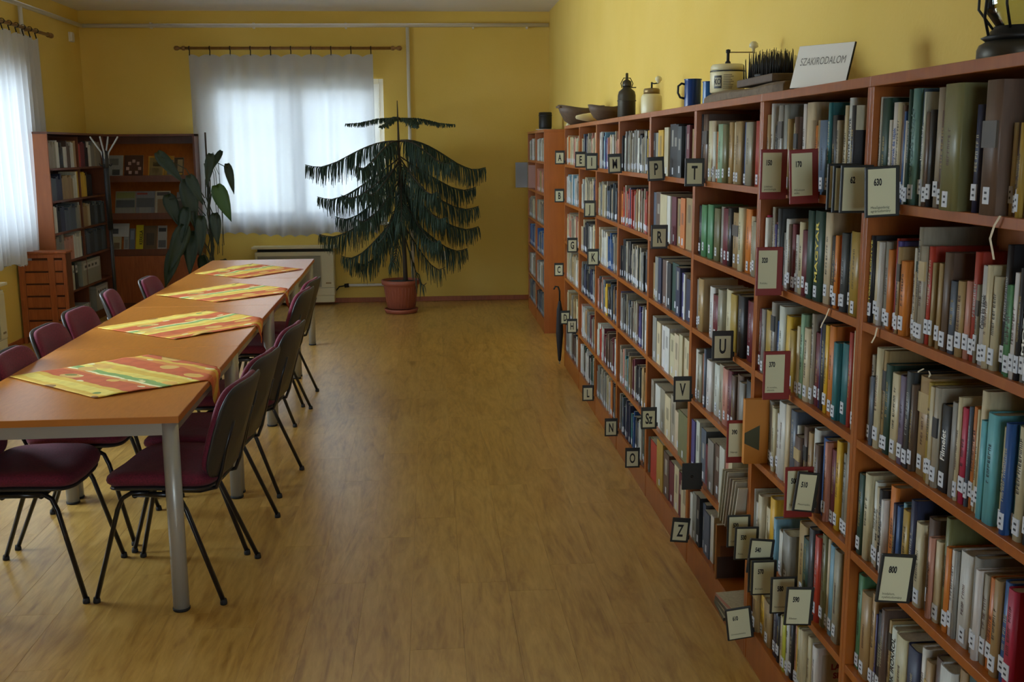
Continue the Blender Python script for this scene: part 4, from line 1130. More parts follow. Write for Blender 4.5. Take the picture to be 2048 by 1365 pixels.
d = MB().box((X0 + .02, .004, .08), (X1 - .02, .022, .60)).build('cupboard_door', M['redpine'], r)
MB().lathe([(.012, 0), (.012, .02), (0, .024)], 12, M=Matrix.Translation((.36, .004, .4)) @ Matrix.Rotation(PI / 2, 4, 'X')).build('knob', M['brass'], d)
MB().box((X0 + .02, .01, 0), (X1 - .02, .03, .08)).build('plinth', w, r)
def px_mag(row, x, wd, h, col, label, pic=None, title=None, lift=0):
    z = DZ[row]
    o = flat_book((-3.0 + x + wd / 2, 12.1 + .035, z + .002 + lift), (wd, .008, h), col, label, 'magazine', rx=-.36, name='magazine', pic=pic, title=title)
    o.location.y += .02
# crop scale: 1176 px = 1.55 m across; x measured from the case centre
mags = [(0, -.46, .16, .25, '9a9a92', 'grey magazine with small animal pictures, top row beside the coat stand', [(.3, .1, .8, .35, '4c4a44'), (.1, .55, .7, .85, '6c6c66')], None),
        (0, -.285, .20, .25, '4c2a1c', 'brown magazine with a ring of pale flowers on the top row', [(.2, .55, .36, .70, 'b8988c'), (.42, .66, .58, .80, 'b8988c'), (.66, .55, .8, .70, 'b8988c'), (.1, .32, .26, .46, 'b8988c'), (.74, .32, .9, .46, 'b8988c'), (.24, .14, .4, .28, 'b8988c'), (.58, .14, .74, .28, 'b8988c')], None),
        (0, -.03, .17, .24, 'c08a14', 'magazine with a bright yellow border on the top row', [(.08, .06, .92, .92, '8a7440'), (.2, .1, .7, .42, 'b09868'), (.3, .5, .85, .7, '4c4028')], None),
        (0, .145, .10, .24, 'b08a2c', 'yellow and grey magazine next to the yellow bordered one', [(.3, .1, .95, .8, '707078')], None),
        (0, .25, .10, .22, '4a3a24', 'dark slim magazine at the end of the top row', [(.35, .25, .9, .9, 'a08c60'), (.4, .1, .9, .2, 'b89030')], None),
        (1, -.41, .215, .265, '8c8c7c', 'landscape photo magazine on the middle row behind the coat stand', [(.04, .7, .96, .96, '8a8a50'), (.04, .3, .96, .62, '54585a'), (.1, .05, .9, .25, '908c84')], None),
        (1, -.19, .205, .265, '84848a', 'grey crowd-photo magazine on the middle row with a red title', [(.05, .85, .6, .93, '9c4030'), (.04, .3, .96, .7, '5c6064'), (.2, .05, .8, .3, '94948e')], None),
        (1, .02, .16, .265, 'b0a894', 'pale magazine with dark title lettering beside the climbing leaves', [(.1, .8, .95, .95, '504844'), (.15, .05, .9, .65, '8c6c48')], None),
        (1, .25, .11, .25, '8c8880', 'grey magazine at the end of the middle row behind leaves', [(.1, .1, .9, .6, '58544e')], None),
        (2, -.50, .21, .15, 'c4c4c0', 'white landscape card high on the bottom row by the coat stand', [(.12, .2, .45, .6, '4c5054')], None),
        (2, -.47, .10, .18, 'b8ac88', 'cream booklet with a small portrait on the bottom row', [(.2, .1, .8, .5, '7c6444')], None),
        (2, -.345, .055, .25, 'a8a8a0', 'narrow grey booklet on the bottom row', [(.2, .1, .8, .5, '8c8c88')], None),
        (2, -.285, .06, .25, '68707c', 'narrow slate booklet on the bottom row', [(.2, .5, .8, .9, '8c94a0')], None),
        (2, -.215, .08, .29, 'd8c410', 'bright yellow magazine lettered KERKILA on the bottom row', None, None),
        (2, -.13, .14, .28, '6c5434', 'brown patterned magazine on the bottom row', [(.2, .2, .8, .7, '4c3c28')], None),
        (2, .02, .10, .28, 'a8a49c', 'white and black photo magazine on the bottom row', [(.1, .1, .9, .4, '5a5a58'), (.1, .75, .9, .9, '2c2c2c')], None),
        (2, .24, .11, .24, 'c0c2be', 'white magazine at the end of the bottom row behind the leaves', [(.2, .1, .8, .5, 'a4a8a8')], None)]
for row, x, wd, h, col, lab, pic, ti in mags:
    o = None
    px_mag(row, x - .04, wd, h, col, lab, pic, ti, .0)
    if 'KERKILA' in lab:
        ob = [q for q in bpy.data.objects if q.name.startswith('magazine') and q.get('label') == lab][0]
        text('KERKILA', 'cover_text', M['black'], ob, frame((.018, -.0052, h * .5), (0, 0, 1), (-1, 0, 0), (0, -1, 0)), .05, .001, .85)
    if 'landscape card' in lab:
        ob = [q for q in bpy.data.objects if q.get('label') == lab][0]; ob.location.z += .15; ob.location.y += .058 - .005
for ob in [q for q in bpy.data.objects if q.get('category') == 'magazine']: ob['group'] = 'magazines facing out in the display case'

r = thing('side_bookcase', (XL + .02, 11.2, 0), 'dark bookcase on the window wall with a pale orange side panel', 'bookcase')
y0, y1, dd = -.88, .88, .26
MB().box((0, y0, 0), (dd, y0 + .022, 1.90)).build('side_panel', M['salmonwood'], r, bevel=.002)['label'] = 'pale orange side panel'
MB().box((0, y1 - .02, 0), (dd, y1, 1.90)).build('side_panel', w, r); MB().box((0, -.01, .05), (dd - .004, .01, 1.88)).build('divider', w, r)
MB().box((-.0, y0 - .004, 1.90), (dd + .004, y1, 1.92)).build('top_board', M['darkwood'], r)
MB().box((-.012, y0 + .022, .02), (0, y1 - .02, 1.9)).build('back_panel', w, r)
LZ = [1.585, 1.285, .985, .70, .40, .09]
for z in LZ: MB().box((0, y0 + .022, z - .02), (dd, y1 - .02, z)).build('shelf', w, r)
MB().box((dd - .02, y0 + .022, 0), (dd - .006, y1 - .02, .07)).build('plinth', w, r)
SIDE = MB()
def side_book(yc, t, z, h, dpt, col):
    x1 = XL + .02 + .26 - .02
    SIDE.box((x1 - dpt, yc - t / 2, z), (x1, yc + t / 2, z + h), 0, col, PAGES)
rr = random.Random(77)
for ri, (z, pal) in enumerate(zip(LZ, ['JJWKWBWTRXKWGJGG', 'SNTTWYYKKWW', 'WKNSSSGTTCQSQSQ', 'GGZZWWKSQSQSQ'])):
    for sgn in (0, 1):
        y = -.85 if sgn == 0 else .02
        ye = -.02 if sgn == 0 else (.80 if ri != 1 else .42)
        i = 0
        while y < ye - .02:
            t = min(rr.uniform(.022, .05), ye - y)
            c = pal[min(len(pal) - 1, int(((y + .85) / 1.7) * len(pal)))]
            h = rr.uniform(.19, .26)
            side_book(11.2 + y + t / 2, t - .001, z, h, .16, jit(lin(PAL[c]), rr, .12)); y += t
tag(SIDE.build('volume_rows', M['book']), 'old volumes filling the upper shelves of the dark side bookcase', 'volumes', kind='stuff')
def box_file(y, t, z, h, dpt, col, label, marks=True, cat='box file', name='box_file'):
    x1 = XL + .02 + .255
    o = MB().box((-dpt, -t / 2, 0), (0, t / 2, h), 0, lin(col)).build(name, M['gloss'], bevel=.002)
    o.location = (x1, 11.2 + y, z); tag(o, label, cat, group='boxes on the lower shelves of the side bookcase')
    m = MB()
    m.box((0, -t * .42, h * .62), (.0008, t * .42, h * .9), 0, lin('d0d0c4'))
    for k in range(4): m.box((.0008, -t * .35 + k * t * .18, h * .70), (.0012, -t * .25 + k * t * .18, h * .80), 0, lin('3c3c38'))
    m.build('front_label', M['book'], o)
    MB().box((-dpt, -t / 2 - .0006, h * .86), (.0006, t / 2 + .0006, h * .868), 0, lin('55524a')).build('lid_seam', M['book'], o)
box_file(-.62, .07, .40, .26, .2, 'c8c4ac', 'cream box file on the fifth shelf beside the slatted cabinet')
box_file(-.52, .06, .40, .25, .2, '26302a', 'dark green box file on the fifth shelf of the side bookcase')
box_file(-.42, .05, .40, .24, .2, 'cfcab4', 'slim cream box file on the fifth shelf next to the dark green one')
box_file(-.33, .07, .40, .26, .2, '2c352c', 'dark green box file beside the wide lettered box')
box_file(.15, .62, .40, .25, .2, '9a9c8a', 'wide pale box with dark lettering on the fifth shelf')
box_file(-.55, .12, .09, .24, .2, '8c8674', 'grey folder box on the lowest shelf behind the cabinet', )
box_file(.45, .42, .09, .26, .2, '9c9c92', 'pale square box with a dark label on the lowest shelf')
box_file(-.12, .36, .09, .07, .22, 'c4c4bc', 'low white carton lying on the lowest shelf')
box_file(-.12, .30, .161, .06, .2, 'b4b4ac', 'small white carton on top of the low white carton')

# slatted cabinet with its narrow face to the room
r = thing('slatted_cabinet', (-3.56, 10.06, 0), 'red brown wooden cabinet with slatted front beside the side bookcase', 'cabinet')
wm = M['redpine']; a, b, H = -.19, .235, .845
MB().box((a, .03, .06), (b, .16, H - .02)).build('carcass', M['darkwood'], r)
MB().box((a - .012, -.012, H - .02), (b + .012, .17, H)).build('top_board', wm, r, bevel=.004)
for x0, x1 in ((a, a + .055), (.075, .13), (b - .03, b)):
    MB().box((x0, 0, .06), (x1, .02, H - .02)).build('stile', wm, r, bevel=.002)
for zz in (.06, H - .06): MB().box((a + .055, .001, zz), (b - .03, .02, zz + .04)).build('rail', wm, r, bevel=.002)
nsl = 6
for k in range(nsl):
    z0 = .105 + k * (H - .17) / nsl; z1 = z0 + (H - .17) / nsl - .016
    MB().box((a + .057, .004, z0), (.073, .018, z1)).build('slat', wm, r, bevel=.002)
    MB().box((.132, .004, z0), (b - .032, .018, z1)).build('slat', wm, r, bevel=.002)
for x0 in (a, b - .03): MB().box((x0, .0, 0), (x0 + .03, .16, .06)).build('foot', wm, r)

# coat stand
r = thing('coat_stand', (-3.06, 10.6, 0), 'dark coat stand with pale forked hooks before the display case', 'coat stand')
MB().tube([(0, 0, .03), (0, 0, 1.0)], .017, 12).build('lower_pole', M['iron'], r)
MB().tube([(0, 0, 1.0), (0, 0, 1.74)], .026, 12).build('upper_pole', M['iron'], r)
for k in range(5):
    t = 2 * PI * k / 5
    MB().tube([(0, 0, .12), (.12 * math.cos(t), .12 * math.sin(t), .09), (.25 * math.cos(t), .25 * math.sin(t), .012)], .012, 8).build('base_leg', M['iron'], r)
for k in range(4):
    t = PI * k / 2
    c, s = math.cos(t), math.sin(t)
    MB().tube([(.02 * c, .02 * s, 1.66), (.035 * c, .035 * s, 1.73), (.12 * c, .12 * s, 1.86), (.128 * c, .128 * s, 1.875)], .008, 8).build('hook', M['steel'], r)['label'] = 'pale metal hook'
    MB().tube([(.02 * c, .02 * s, 1.62), (.045 * c, .045 * s, 1.60), (.06 * c, .06 * s, 1.625)], .006, 8).build('small_hook', M['iron'], r)
MB().lathe([(.028, 1.58), (.03, 1.6), (.03, 1.7), (.02, 1.74), (.0, 1.75)], 14).build('collar', M['iron'], r)

# ------------------------------------------------------------------ Norfolk pine in its pot
r = thing('norfolk_pine', (-.335, 11.58, 0), 'potted pine with tiers of drooping dark green branches by the window', 'potted tree')
pot = [(.135, .05), (.15, .06), (.185, .30), (.19, .305), (.205, .31), (.208, .355), (.19, .357), (.183, .33), (.17, .325)]
MB().lathe(pot, 36).build('pot', M['terracotta'], r)
for k in range(30):
    t = 2 * PI * k / 30
    p0 = Vector((.151 * math.cos(t), .151 * math.sin(t), .07)); p1 = Vector((.1815 * math.cos(t), .1815 * math.sin(t), .285))
    rib = MB().tube([p0, p1], .0028, 5); 
    if k == 0: ribs = rib
    else: ribs.add(rib.v, rib.f, smooth=True)
ribs.build('pot_ribs', M['terracotta'], r)
MB().lathe([(.14, 0), (.17, .004), (.185, .045), (.178, .048), (.165, .012), (0, .012)], 36).build('saucer', M['terracotta'], r)
MB().lathe([(.0, .338), (.08, .343), (.172, .335)], 24, cap=False).build('soil', M['soil'], r)
tp = [Vector((.012 + .004 * math.sin(z * 3), .0, z)) for z in (.33, .6, .9, 1.2, 1.5, 1.8, 2.05, 2.24)]
for p in tp: p.x += (.045 - .022 * p.z)
MB().tube(tp, [.026, .024, .022, .02, .017, .013, .009, .004], 10).build('trunk', M['bark'], r)
def pine_branch(z0, ang, length, rise, droop, tipup, strand, seed, dens=1.0, hang=1.0):
    rr = random.Random(seed)
    d = Vector((math.cos(ang), math.sin(ang), 0)); side = Vector((-d.y, d.x, 0))
    n = 12
    pts = []
    bend = rr.uniform(-.06, .06)
    for i in range(n + 1):
        t = i / n
        sdrop = t * t * (3 - 2 * t) if z0 > 1.75 else 1 - (1 - t) ** 1.9
        z = z0 + rise * math.sin(min(1, t * 1.5) * PI) * .5 - droop * sdrop + .045 * max(0, t - .85) / .15 * (z0 < 2)
        p = d * (length * t) + side * (bend * t * t) + Vector((.03, 0, z))
        pts.append(p)
    m = MB().tube(pts, [.007 * (1 - .7 * i / n) + .0015 for i in range(n + 1)], 6)
    b = m.build('branch', M['bark'], r)
    f = MB()
    cnt = int(54 * dens * length / .9)
    for k in range(cnt):
        t = .10 + .90 * k / cnt
        i = min(n - 1, int(t * n)); p = pts[i].lerp(pts[i + 1], t * n - i)
        for sgn in (-1, 1):
            L_ = strand * (.5 + .75 * math.sin(PI * min(1, t * .9 + .08))) * rr.uniform(.65, 1.15)
            out = side * (sgn * rr.uniform(.12, .5)) + d * rr.uniform(.05, .3)
            q0 = p
            q1 = p + out * (L_ * .38) + Vector((0, 0, -L_ * .12 * hang + L_ * .12 * (1 - hang)))
            q2 = p + out * (L_ * .62) + Vector((0, 0, -L_ * .52 * hang))
            q3 = p + out * (L_ * .70) + Vector((rr.uniform(-.01, .01), 0, -L_ * .98 * hang))
            w = rr.uniform(.004, .007)
            f.tube([q0, q1, q2, q3], [w * .8, w, w, w * .35], 4)
    nd = f.build('needles', M['needle'], b); nd['kind'] = 'stuff'
    return b
seed = 10
D = PI / 180
# attach height, direction in degrees (180 = towards the side window), length, height lost at the tip, tip curl, strand length, density, hang
BR = [(2.05, 182, .56, .02, 0, .11, 1.6, .35), (2.05, 2, .58, .03, 0, .11, 1.6, .35), (2.06, 118, .40, .0, 0, .10, 1.5, .35), (2.05, 60, .36, .0, 0, .10, 1.5, .35), (2.05, 235, .40, .05, 0, .10, 1.5, .35), (2.05, 300, .42, .05, 0, .10, 1.5, .35),
      (1.82, 180, 1.00, .25, .02, .19, 1.2, 1), (1.83, -3, .90, .30, .0, .19, 1.3, 1), (1.82, 120, .7, .25, .03, .18, 1.1, 1), (1.82, 62, .7, .25, .03, .18, 1.1, 1), (1.82, 228, .62, .26, .03, .19, 1.2, 1), (1.82, 318, .70, .22, .03, .2, 1.2, 1),
      (1.66, 183, .88, .42, .05, .18, 1.2, 1), (1.66, 3, .80, .34, .06, .18, 1.2, 1), (1.64, 235, .60, .34, .05, .18, 1.1, 1), (1.64, 305, .62, .34, .05, .18, 1.1, 1), (1.64, 90, .6, .34, .05, .18, 1.0, 1), (1.6, 205, .66, .34, .05, .17, 1.1, 1),
      (1.46, 172, .72, .44, .08, .17, 1.1, 1), (1.46, -2, .82, .34, .08, .18, 1.2, 1), (1.44, 225, .6, .42, .06, .18, 1.1, 1), (1.44, 320, .66, .40, .06, .18, 1.1, 1), (1.42, 75, .6, .4, .06, .17, 1, 1), (1.42, 270, .45, .42, .06, .18, 1, 1),
      (1.30, 180, .88, .46, .12, .19, 1.2, 1), (1.28, 4, .82, .38, .10, .19, 1.2, 1), (1.26, 238, .56, .46, .07, .18, 1, 1), (1.26, 310, .60, .46, .07, .18, 1, 1), (1.26, 110, .6, .4, .06, .17, 1, 1),
      (1.12, 192, .66, .50, .10, .19, 1.1, 1), (1.10, -8, .70, .42, .10, .2, 1.1, 1), (1.08, 250, .36, .5, .07, .17, .9, 1),
      (1.00, 186, .50, .46, .08, .19, 1.0, 1), (.98, 350, .46, .50, .08, .17, .6, 1), (.92, 330, .30, .60, .0, .15, .35, 1)]
for z0, an, ln, dr, tip, strand, dens, hang in BR:
    seed += 1
    pine_branch(z0, an * D, ln, .05 if z0 < 2 else .03, dr + .03, tip, strand * 1.12, seed, dens, hang)

# ------------------------------------------------------------------ climbing plant on its pole
r = thing('climbing_plant', (-2.26, 11.3, 0), 'climber with big dark arrow-shaped leaves on a thin pole by the curtain', 'potted plant')
MB().lathe([(.11, 0), (.145, .22), (.155, .225), (.155, .26), (.135, .26), (.13, .24), (0, .24)], 28).build('pot', M['terracotta'], r)
MB().tube([(0, 0, .2), (0, 0, 1.92)], .009, 8).build('support_pole', M['bark'], r)
def leaf(base, tip, width, matn, nrm, par, seed):
    base, tip = Vector(base), Vector(tip)
    d = tip - base; ln = d.length; d.normalize()
    nrm = Vector(nrm); sd = d.cross(nrm).normalized(); nr = sd.cross(d).normalized()
    prof = [(-.16, .0), (-.18, .30), (-.05, .52), (.12, .60), (.30, .56), (.52, .44), (.74, .26), (.90, .10), (1.0, .0)]
    vs, fs = [], []
    for t, w in prof:
        c = base + d * (ln * max(t, 0.0)) + nr * (-.10 * ln * t * t)
        back = d * (ln * min(t, 0))
        for s in (-1, -.5, 0, .5, 1):
            off = abs(s) ** .9
            vs.append(c + back * (1 if abs(s) > .3 else 0) + sd * (s * w * width) + nr * (.14 * width * off))
    for j in range(len(prof) - 1):
        for k in range(4): fs.append((j * 5 + k, j * 5 + k + 1, j * 5 + 6 + k, j * 5 + 5 + k))
    o = MB().add(vs, fs, smooth=True).build('leaf', M[matn], par)
    sd_ = o.modifiers.new('thickness', 'SOLIDIFY'); sd_.thickness = .002
    return o
# node on the vine (x, z), leaf base, leaf tip, width ; local to the pole
LV = [((-.20, 1.33), (-.46, 1.68), (-.24, 1.42), .17, 'leaf'), ((.0, 1.60), (.06, 1.66), (.02, 1.38), .13, 'leaf'), ((.02, 1.62), (.20, 1.56), (.26, 1.30), .12, 'leaf'),
      ((.05, 1.32), (.12, 1.34), (.24, 1.03), .22, 'leaf2'), ((-.03, 1.55), (.15, 1.70), (.03, 1.50), .10, 'leaf'), ((-.10, 1.25), (-.20, 1.38), (-.14, .95), .25, 'leaf'),
      ((-.2, 1.2), (-.40, 1.25), (-.30, .97), .20, 'leaf'), ((-.1, 1.05), (-.22, 1.12), (-.28, .82), .18, 'leaf'), ((-.12, .85), (-.26, .92), (-.42, .50), .24, 'leaf'),
      ((-.1, .8), (-.18, .86), (-.22, .48), .22, 'leaf'), ((.02, 1.0), (.06, 1.06), (.08, .78), .16, 'leaf'), ((-.04, .95), (-.08, 1.02), (-.10, .66), .17, 'leaf'),
      ((-.2, 1.38), (-.16, 1.45), (-.04, 1.20), .16, 'leaf'), ((.0, .6), (-.36, .70), (-.46, .36), .2, 'leaf'), ((0, .5), (.14, .60), (.2, .38), .15, 'leaf'), ((0, .5), (-.1, .62), (-.05, .34), .18, 'leaf')]
for k, (nd, b_, t_, wd, mt) in enumerate(LV):
    rr = random.Random(k)
    yy = rr.uniform(-.14, .06)
    st = MB().tube([(nd[0] * .2, 0, nd[1] - .12), (nd[0] * .6 + b_[0] * .2, yy * .5, (nd[1] + b_[1]) / 2 + .05), (b_[0], yy, b_[1])], .005, 6)
    s_ = st.build('stem', M['twig'], r)
    leaf((b_[0], yy, b_[1]), (t_[0], yy - .06, t_[1]), wd * .62, mt, (rr.uniform(-.3, .3), -1, .25), r, k)
vine = MB()
for k in range(5):
    rr = random.Random(50 + k)
    pts = [(.02 * math.sin(j * 1.7 + k) + rr.uniform(-.015, .015), .02 * math.cos(j * 1.3 + k) - .01, .25 + j * .17) for j in range(9)]
    vine.tube(pts, .006, 6)
for k in range(4):
    rr = random.Random(80 + k)
    x0 = rr.uniform(.05, .2); z0 = rr.uniform(1.45, 1.72)
    vine.tube([(0, 0, z0 - .1), (x0 * .6, -.03, z0 + .04), (x0, -.04, z0 - .08), (x0 * 1.1, -.04, z0 - .3 - .2 * k), (x0 * .9, -.03, max(.3, z0 - .9))], .0032, 5)
vine.build('vine_stems', M['twig'], r)['kind'] = 'stuff'

# ------------------------------------------------------------------ old objects on top of the bookcases
ZT = HT + .0005
# black pot on a white saucer over the far bookcase
r = thing('saucer', (1.17, 11.0, ZT), 'white saucer under the black pot on the furthest bookcase', 'saucer')
MB().lathe([(.05, 0), (.095, .012), (.10, .016), (.05, .006), (0, .006)], 24).build('dish', M['white'], r)
r = thing('black_pot', (1.17, 11.0, ZT + .018), 'squat black pot at the far end of the shelf tops', 'pot')
MB().lathe([(.062, 0), (.066, .02), (.066, .16), (.058, .165), (.055, .15), (.055, .02), (0, .02)], 24).build('pot_body', M['iron'], r)
MB().lathe([(.067, .13), (.070, .135), (.067, .14)], 24, cap=False).build('band', M['iron'], r)
def trough(loc, rz, lx, ly, h, label, name='wooden_bowl', lift=.12, mt='bowlwood'):
    """hollowed oval bowl with raised ends"""
    r = thing(name, loc, label, 'bowl', rz)
    n = 36
    rings = [(.0, .0), (.45, .0), (.7, .22), (.9, .65), (1.0, 1.0), (.95, 1.02), (.85, .72), (.6, .30), (.0, .16)]
    vs, fs = [], []
    for s, z in rings:
        for k in range(n):
            a = 2 * PI * k / n
            x, y = lx * s * math.cos(a), ly * s * math.sin(a)
            vs.append((x, y, z * h + lift * h * (x / lx) ** 2 * z * 2))
    for j in range(len(rings) - 1):
        for k in range(n):
            q = (k + 1) % n; fs.append((j * n + k, j * n + q, (j + 1) * n + q, (j + 1) * n + k))
    MB().add(vs, fs, smooth=True).build('bowl_body', M[mt], r)
    return r
r = trough((1.15, 8.25, ZT), .35, .19, .13, .12, 'large dark carved wooden bowl at the far end of the bookcase tops')
MB().box((-.20, -.03, .125), (-.17, .03, .14)).build('grip', M['bowlwood'], r, bevel=.003)
r = trough((1.135, 6.95, ZT), .3, .13, .09, .085, 'smaller dark wooden bowl before the metal flask', lift=.1)
MB().lathe([(.008, 0), (.010, .02), (.012, .03), (0, .032)], 10, (.10, 0, .09)).build('knob', M['bowlwood'], r)
r = thing('gourd', (1.09, 7.28, ZT), 'pale smooth gourd lying between the two wooden bowls', 'gourd', .5)
MB().lathe([(0, -.14), (.012, -.13), (.022, -.08), (.03, -.02), (.03, .04), (.024, .09), (.01, .12), (0, .125)], 18, M=Matrix.Translation((0, 0, .031)) @ Matrix.Rotation(PI / 2, 4, 'Y')).build('gourd_body', M['ceramic'], r)
MB().tube([(.12, 0, .031), (.145, 0, .04)], .006, 8).build('stalk', M['bark'], r)
r = thing('folded_cloth', (1.12, 8.45, ZT), 'small beige folded cloth at the end of the shelf tops', 'cloth')
MB().box((-.055, -.05, 0), (.10, .05, .012)).box((-.05, -.045, .012), (.09, .045, .02)).build('folds', M['paper'], r, bevel=.004)

# metal flask
r = thing('metal_flask', (1.17, 6.45, ZT), 'dark tarnished metal flask with a stopper beside the cream grinder', 'flask')
MB().lathe([(.050, 0), (.053, .004), (.053, .10), (.055, .105), (.053, .11), (.053, .135), (.047, .158), (.030, .172), (.024, .178), (.024, .19)], 26).build('flask_body', M['tin'], r)
MB().lathe([(.026, .186), (.028, .192), (.026, .215), (.012, .225), (.008, .228), (.008, .262), (.0, .266)], 18).build('stopper', M['tin'], r)
MB().tube([(-.028, 0, .178), (-.036, 0, .205), (-.020, 0, .235), (.020, 0, .235), (.036, 0, .205), (.028, 0, .178)], .003, 6).build('wire_clip', M['iron'], r)
MB().box((.02, -.006, .178), (.055, .006, .184)).build('lug', M['tin'], r)
MB().lathe([(.0545, .100), (.057, .104), (.0545, .108)], 26, cap=False).build('ring_band', M['tin'], r)
# cream grinder
r = thing('small_grinder', (1.19, 5.82, ZT), 'cream ceramic coffee grinder with a small crank, between flask and mugs', 'coffee grinder')
MB().lathe([(.050, 0), (.054, .006), (.056, .03), (.056, .095), (.050, .108), (.044, .113)], 26).build('jar_body', M['ceramic'], r)
MB().lathe([(.043, .112), (.043, .135), (.038, .142), (0, .146)], 24).build('lid', M['brass'], r)
MB().tube([(0, 0, .14), (0, 0, .175)], .005, 8).build('spindle', M['iron'], r)
MB().tube([(0, 0, .17), (.012, -.01, .167), (.032, -.02, .17)], .0035, 8).build('crank', M['iron'], r)
MB().lathe([(.006, 0), (.010, .006), (.018, .018), (.018, .028), (.010, .036), (0, .038)], 14, (.032, -.02, .168)).build('crank_knob', M['ceramic'], r)
# mugs
def mug(loc, rad, h, mt, label, handle_ang):
    r = thing('enamel_mug', loc, label, 'mug', handle_ang, 'enamel mugs')
    MB().lathe([(rad * .96, 0), (rad, .006), (rad, h - .004), (rad * 1.05, h), (rad * .98, h + .002), (rad * .95, h - .006), (rad * .94, .006), (0, .006)], 28).build('mug_body', M[mt], r)
    MB().tube([(rad * .97, 0, h * .84), (rad * 1.35, 0, h * .87), (rad * 1.75, 0, h * .78), (rad * 1.78, 0, h * .55), (rad * 1.5, 0, h * .40), (rad * .97, 0, h * .36)], .005, 8).build('handle', M['iron'], r)
    MB().lathe([(rad * 1.05, h - .002), (rad * 1.075, h), (rad * 1.05, h + .002)], 28, cap=False).build('rim', M['blueenamel'], r)
mug((1.17, 4.82, ZT), .037, .128, 'blueenamel', 'tall dark blue enamel mug with a black handle', PI * .98)
mug((1.17, 4.52, ZT), .030, .100, 'blueenamel2', 'smaller lighter blue enamel mug beside the big grinder', .9)
# big grinder on the slab
def slab_obj():
    m = MB(); n = 26
    vs, fs = [], []
    rr = random.Random(4)
    prof = []
    for k in range(n):
        t = k / (n - 1)
        wd = .055 + .03 * math.sin(PI * min(1, t * 1.05)) + .004 * math.sin(t * 17)
        prof.append((-.5 + t, wd * (1 if 0 < k < n - 1 else .7)))
    for t, wd in prof:
        y = t * .98
        h = .034 + .004 * math.sin(t * 9)
        vs += [(-wd, y, 0), (wd, y, 0), (wd, y, h * .8), (wd * .85, y, h), (-wd * .85, y, h), (-wd, y, h * .75)]
    for k in range(n - 1):
        for j in range(6):
            q = (j + 1) % 6
            fs.append((k * 6 + j, k * 6 + q, (k + 1) * 6 + q, (k + 1) * 6 + j))
    fs += [tuple(range(6))[::-1], tuple(range((n - 1) * 6, n * 6))]
    return m.add(vs, fs, smooth=False)
o = slab_obj().build('wooden_board', M['oldwood'], bevel=.003); o.location = (1.15, 3.88, ZT); tag(o, 'long weathered wooden board under the spiked brush', 'board')
r = thing('big_grinder', (1.215, 4.36, ZT + .0365), 'large cream grinder with printed label and long crank on the wooden board', 'grinder')
r.location = (1.16, 4.22, ZT + .040)
MB().lathe([(.062, 0), (.066, .004), (.067, .075), (.066, .08)], 30).build('jar_body', M['ceramic'], r)
MB().lathe([(.0675, .0795), (.0675, .084)], 30, cap=False).build('dark_band', M['iron'], r)
MB().lathe([(.066, .083), (.065, .10), (.058, .108), (.01, .112), (0, .112)], 30).build('lid', M['ceramic'], r)
MB().lathe([(.012, .11), (.010, .118), (.006, .122), (.006, .15), (.009, .153), (.009, .163), (0, .166)], 12).build('spindle', M['iron'], r)
MB().box((0, -.005, .152), (.105, .005, .156)).build('crank_arm', M['brass'], r)
MB().lathe([(.006, .150), (.006, .168), (.018, .174), (.017, .186), (.008, .195), (0, .196)], 14, (.10, 0, 0)).build('crank_knob', M['ceramic'], r)
def on_cyl(m, rad, a0, a1, z0, z1, col, n=5):
    for i in range(n):
        ta, tb = a0 + (a1 - a0) * i / n, a0 + (a1 - a0) * (i + 1) / n
        m.quad([(rad * math.cos(ta), rad * math.sin(ta), z0), (rad * math.cos(tb), rad * math.sin(tb), z0), (rad * math.cos(tb), rad * math.sin(tb), z1), (rad * math.cos(ta), rad * math.sin(ta), z1)], 0, col)
m = MB(); ca = -PI / 2 - .25
on_cyl(m, .0674, ca - .85, ca - .35, .016, .064, lin('2a2824')); on_cyl(m, .0676, ca - .80, ca - .40, .024, .056, lin('cfc6a0'))
rr = random.Random(9)
for q in range(9):
    on_cyl(m, .0674, ca - .25, ca + .35 - rr.uniform(0, .2), .015 + q * .0062, .0175 + q * .0062, lin('8a8060'))
m.build('printed_label', M['book'], r)
text('KO', 'label_text', M['black'], r, frame((.0685 * math.cos(ca - .6), .0685 * math.sin(ca - .6), .04), (-math.sin(ca - .6), math.cos(ca - .6), 0), (0, 0, 1), (math.cos(ca - .6), math.sin(ca - .6), 0)), .03, .0006, .7)
# flax hackle (spiked brush)
r = thing('flax_hackle', (1.15, 3.66, ZT + .040), 'old flax hackle with a bed of dark iron spikes on the wooden board', 'hackle')
MB().box((-.055, -.20, 0), (.055, .20, .026)).build('block', M['bowlwood'], r, bevel=.004)
MB().lathe([(.048, .026), (.05, .03), (.05, .034), (.046, .036)], 24, cap=False).build('ring_plate', M['iron'], r)
rr = random.Random(21)
sp_m = MB()
for i in range(7):
    for j in range(22):
        x, y = -.042 + i * .014 + rr.uniform(-.003, .003), -.15 + j * .0143 + rr.uniform(-.003, .003)
        h = rr.uniform(.068, .088) * (1 - .35 * max(0, abs(y) - .11) / .05)
        sp_m.tube([(x, y, .024), (x + rr.uniform(-.004, .004), y + rr.uniform(-.006, .006), .026 + h)], [.0028, .0008], 4)
sp_m.build('spikes', M['iron'], r)['kind'] = 'stuff'
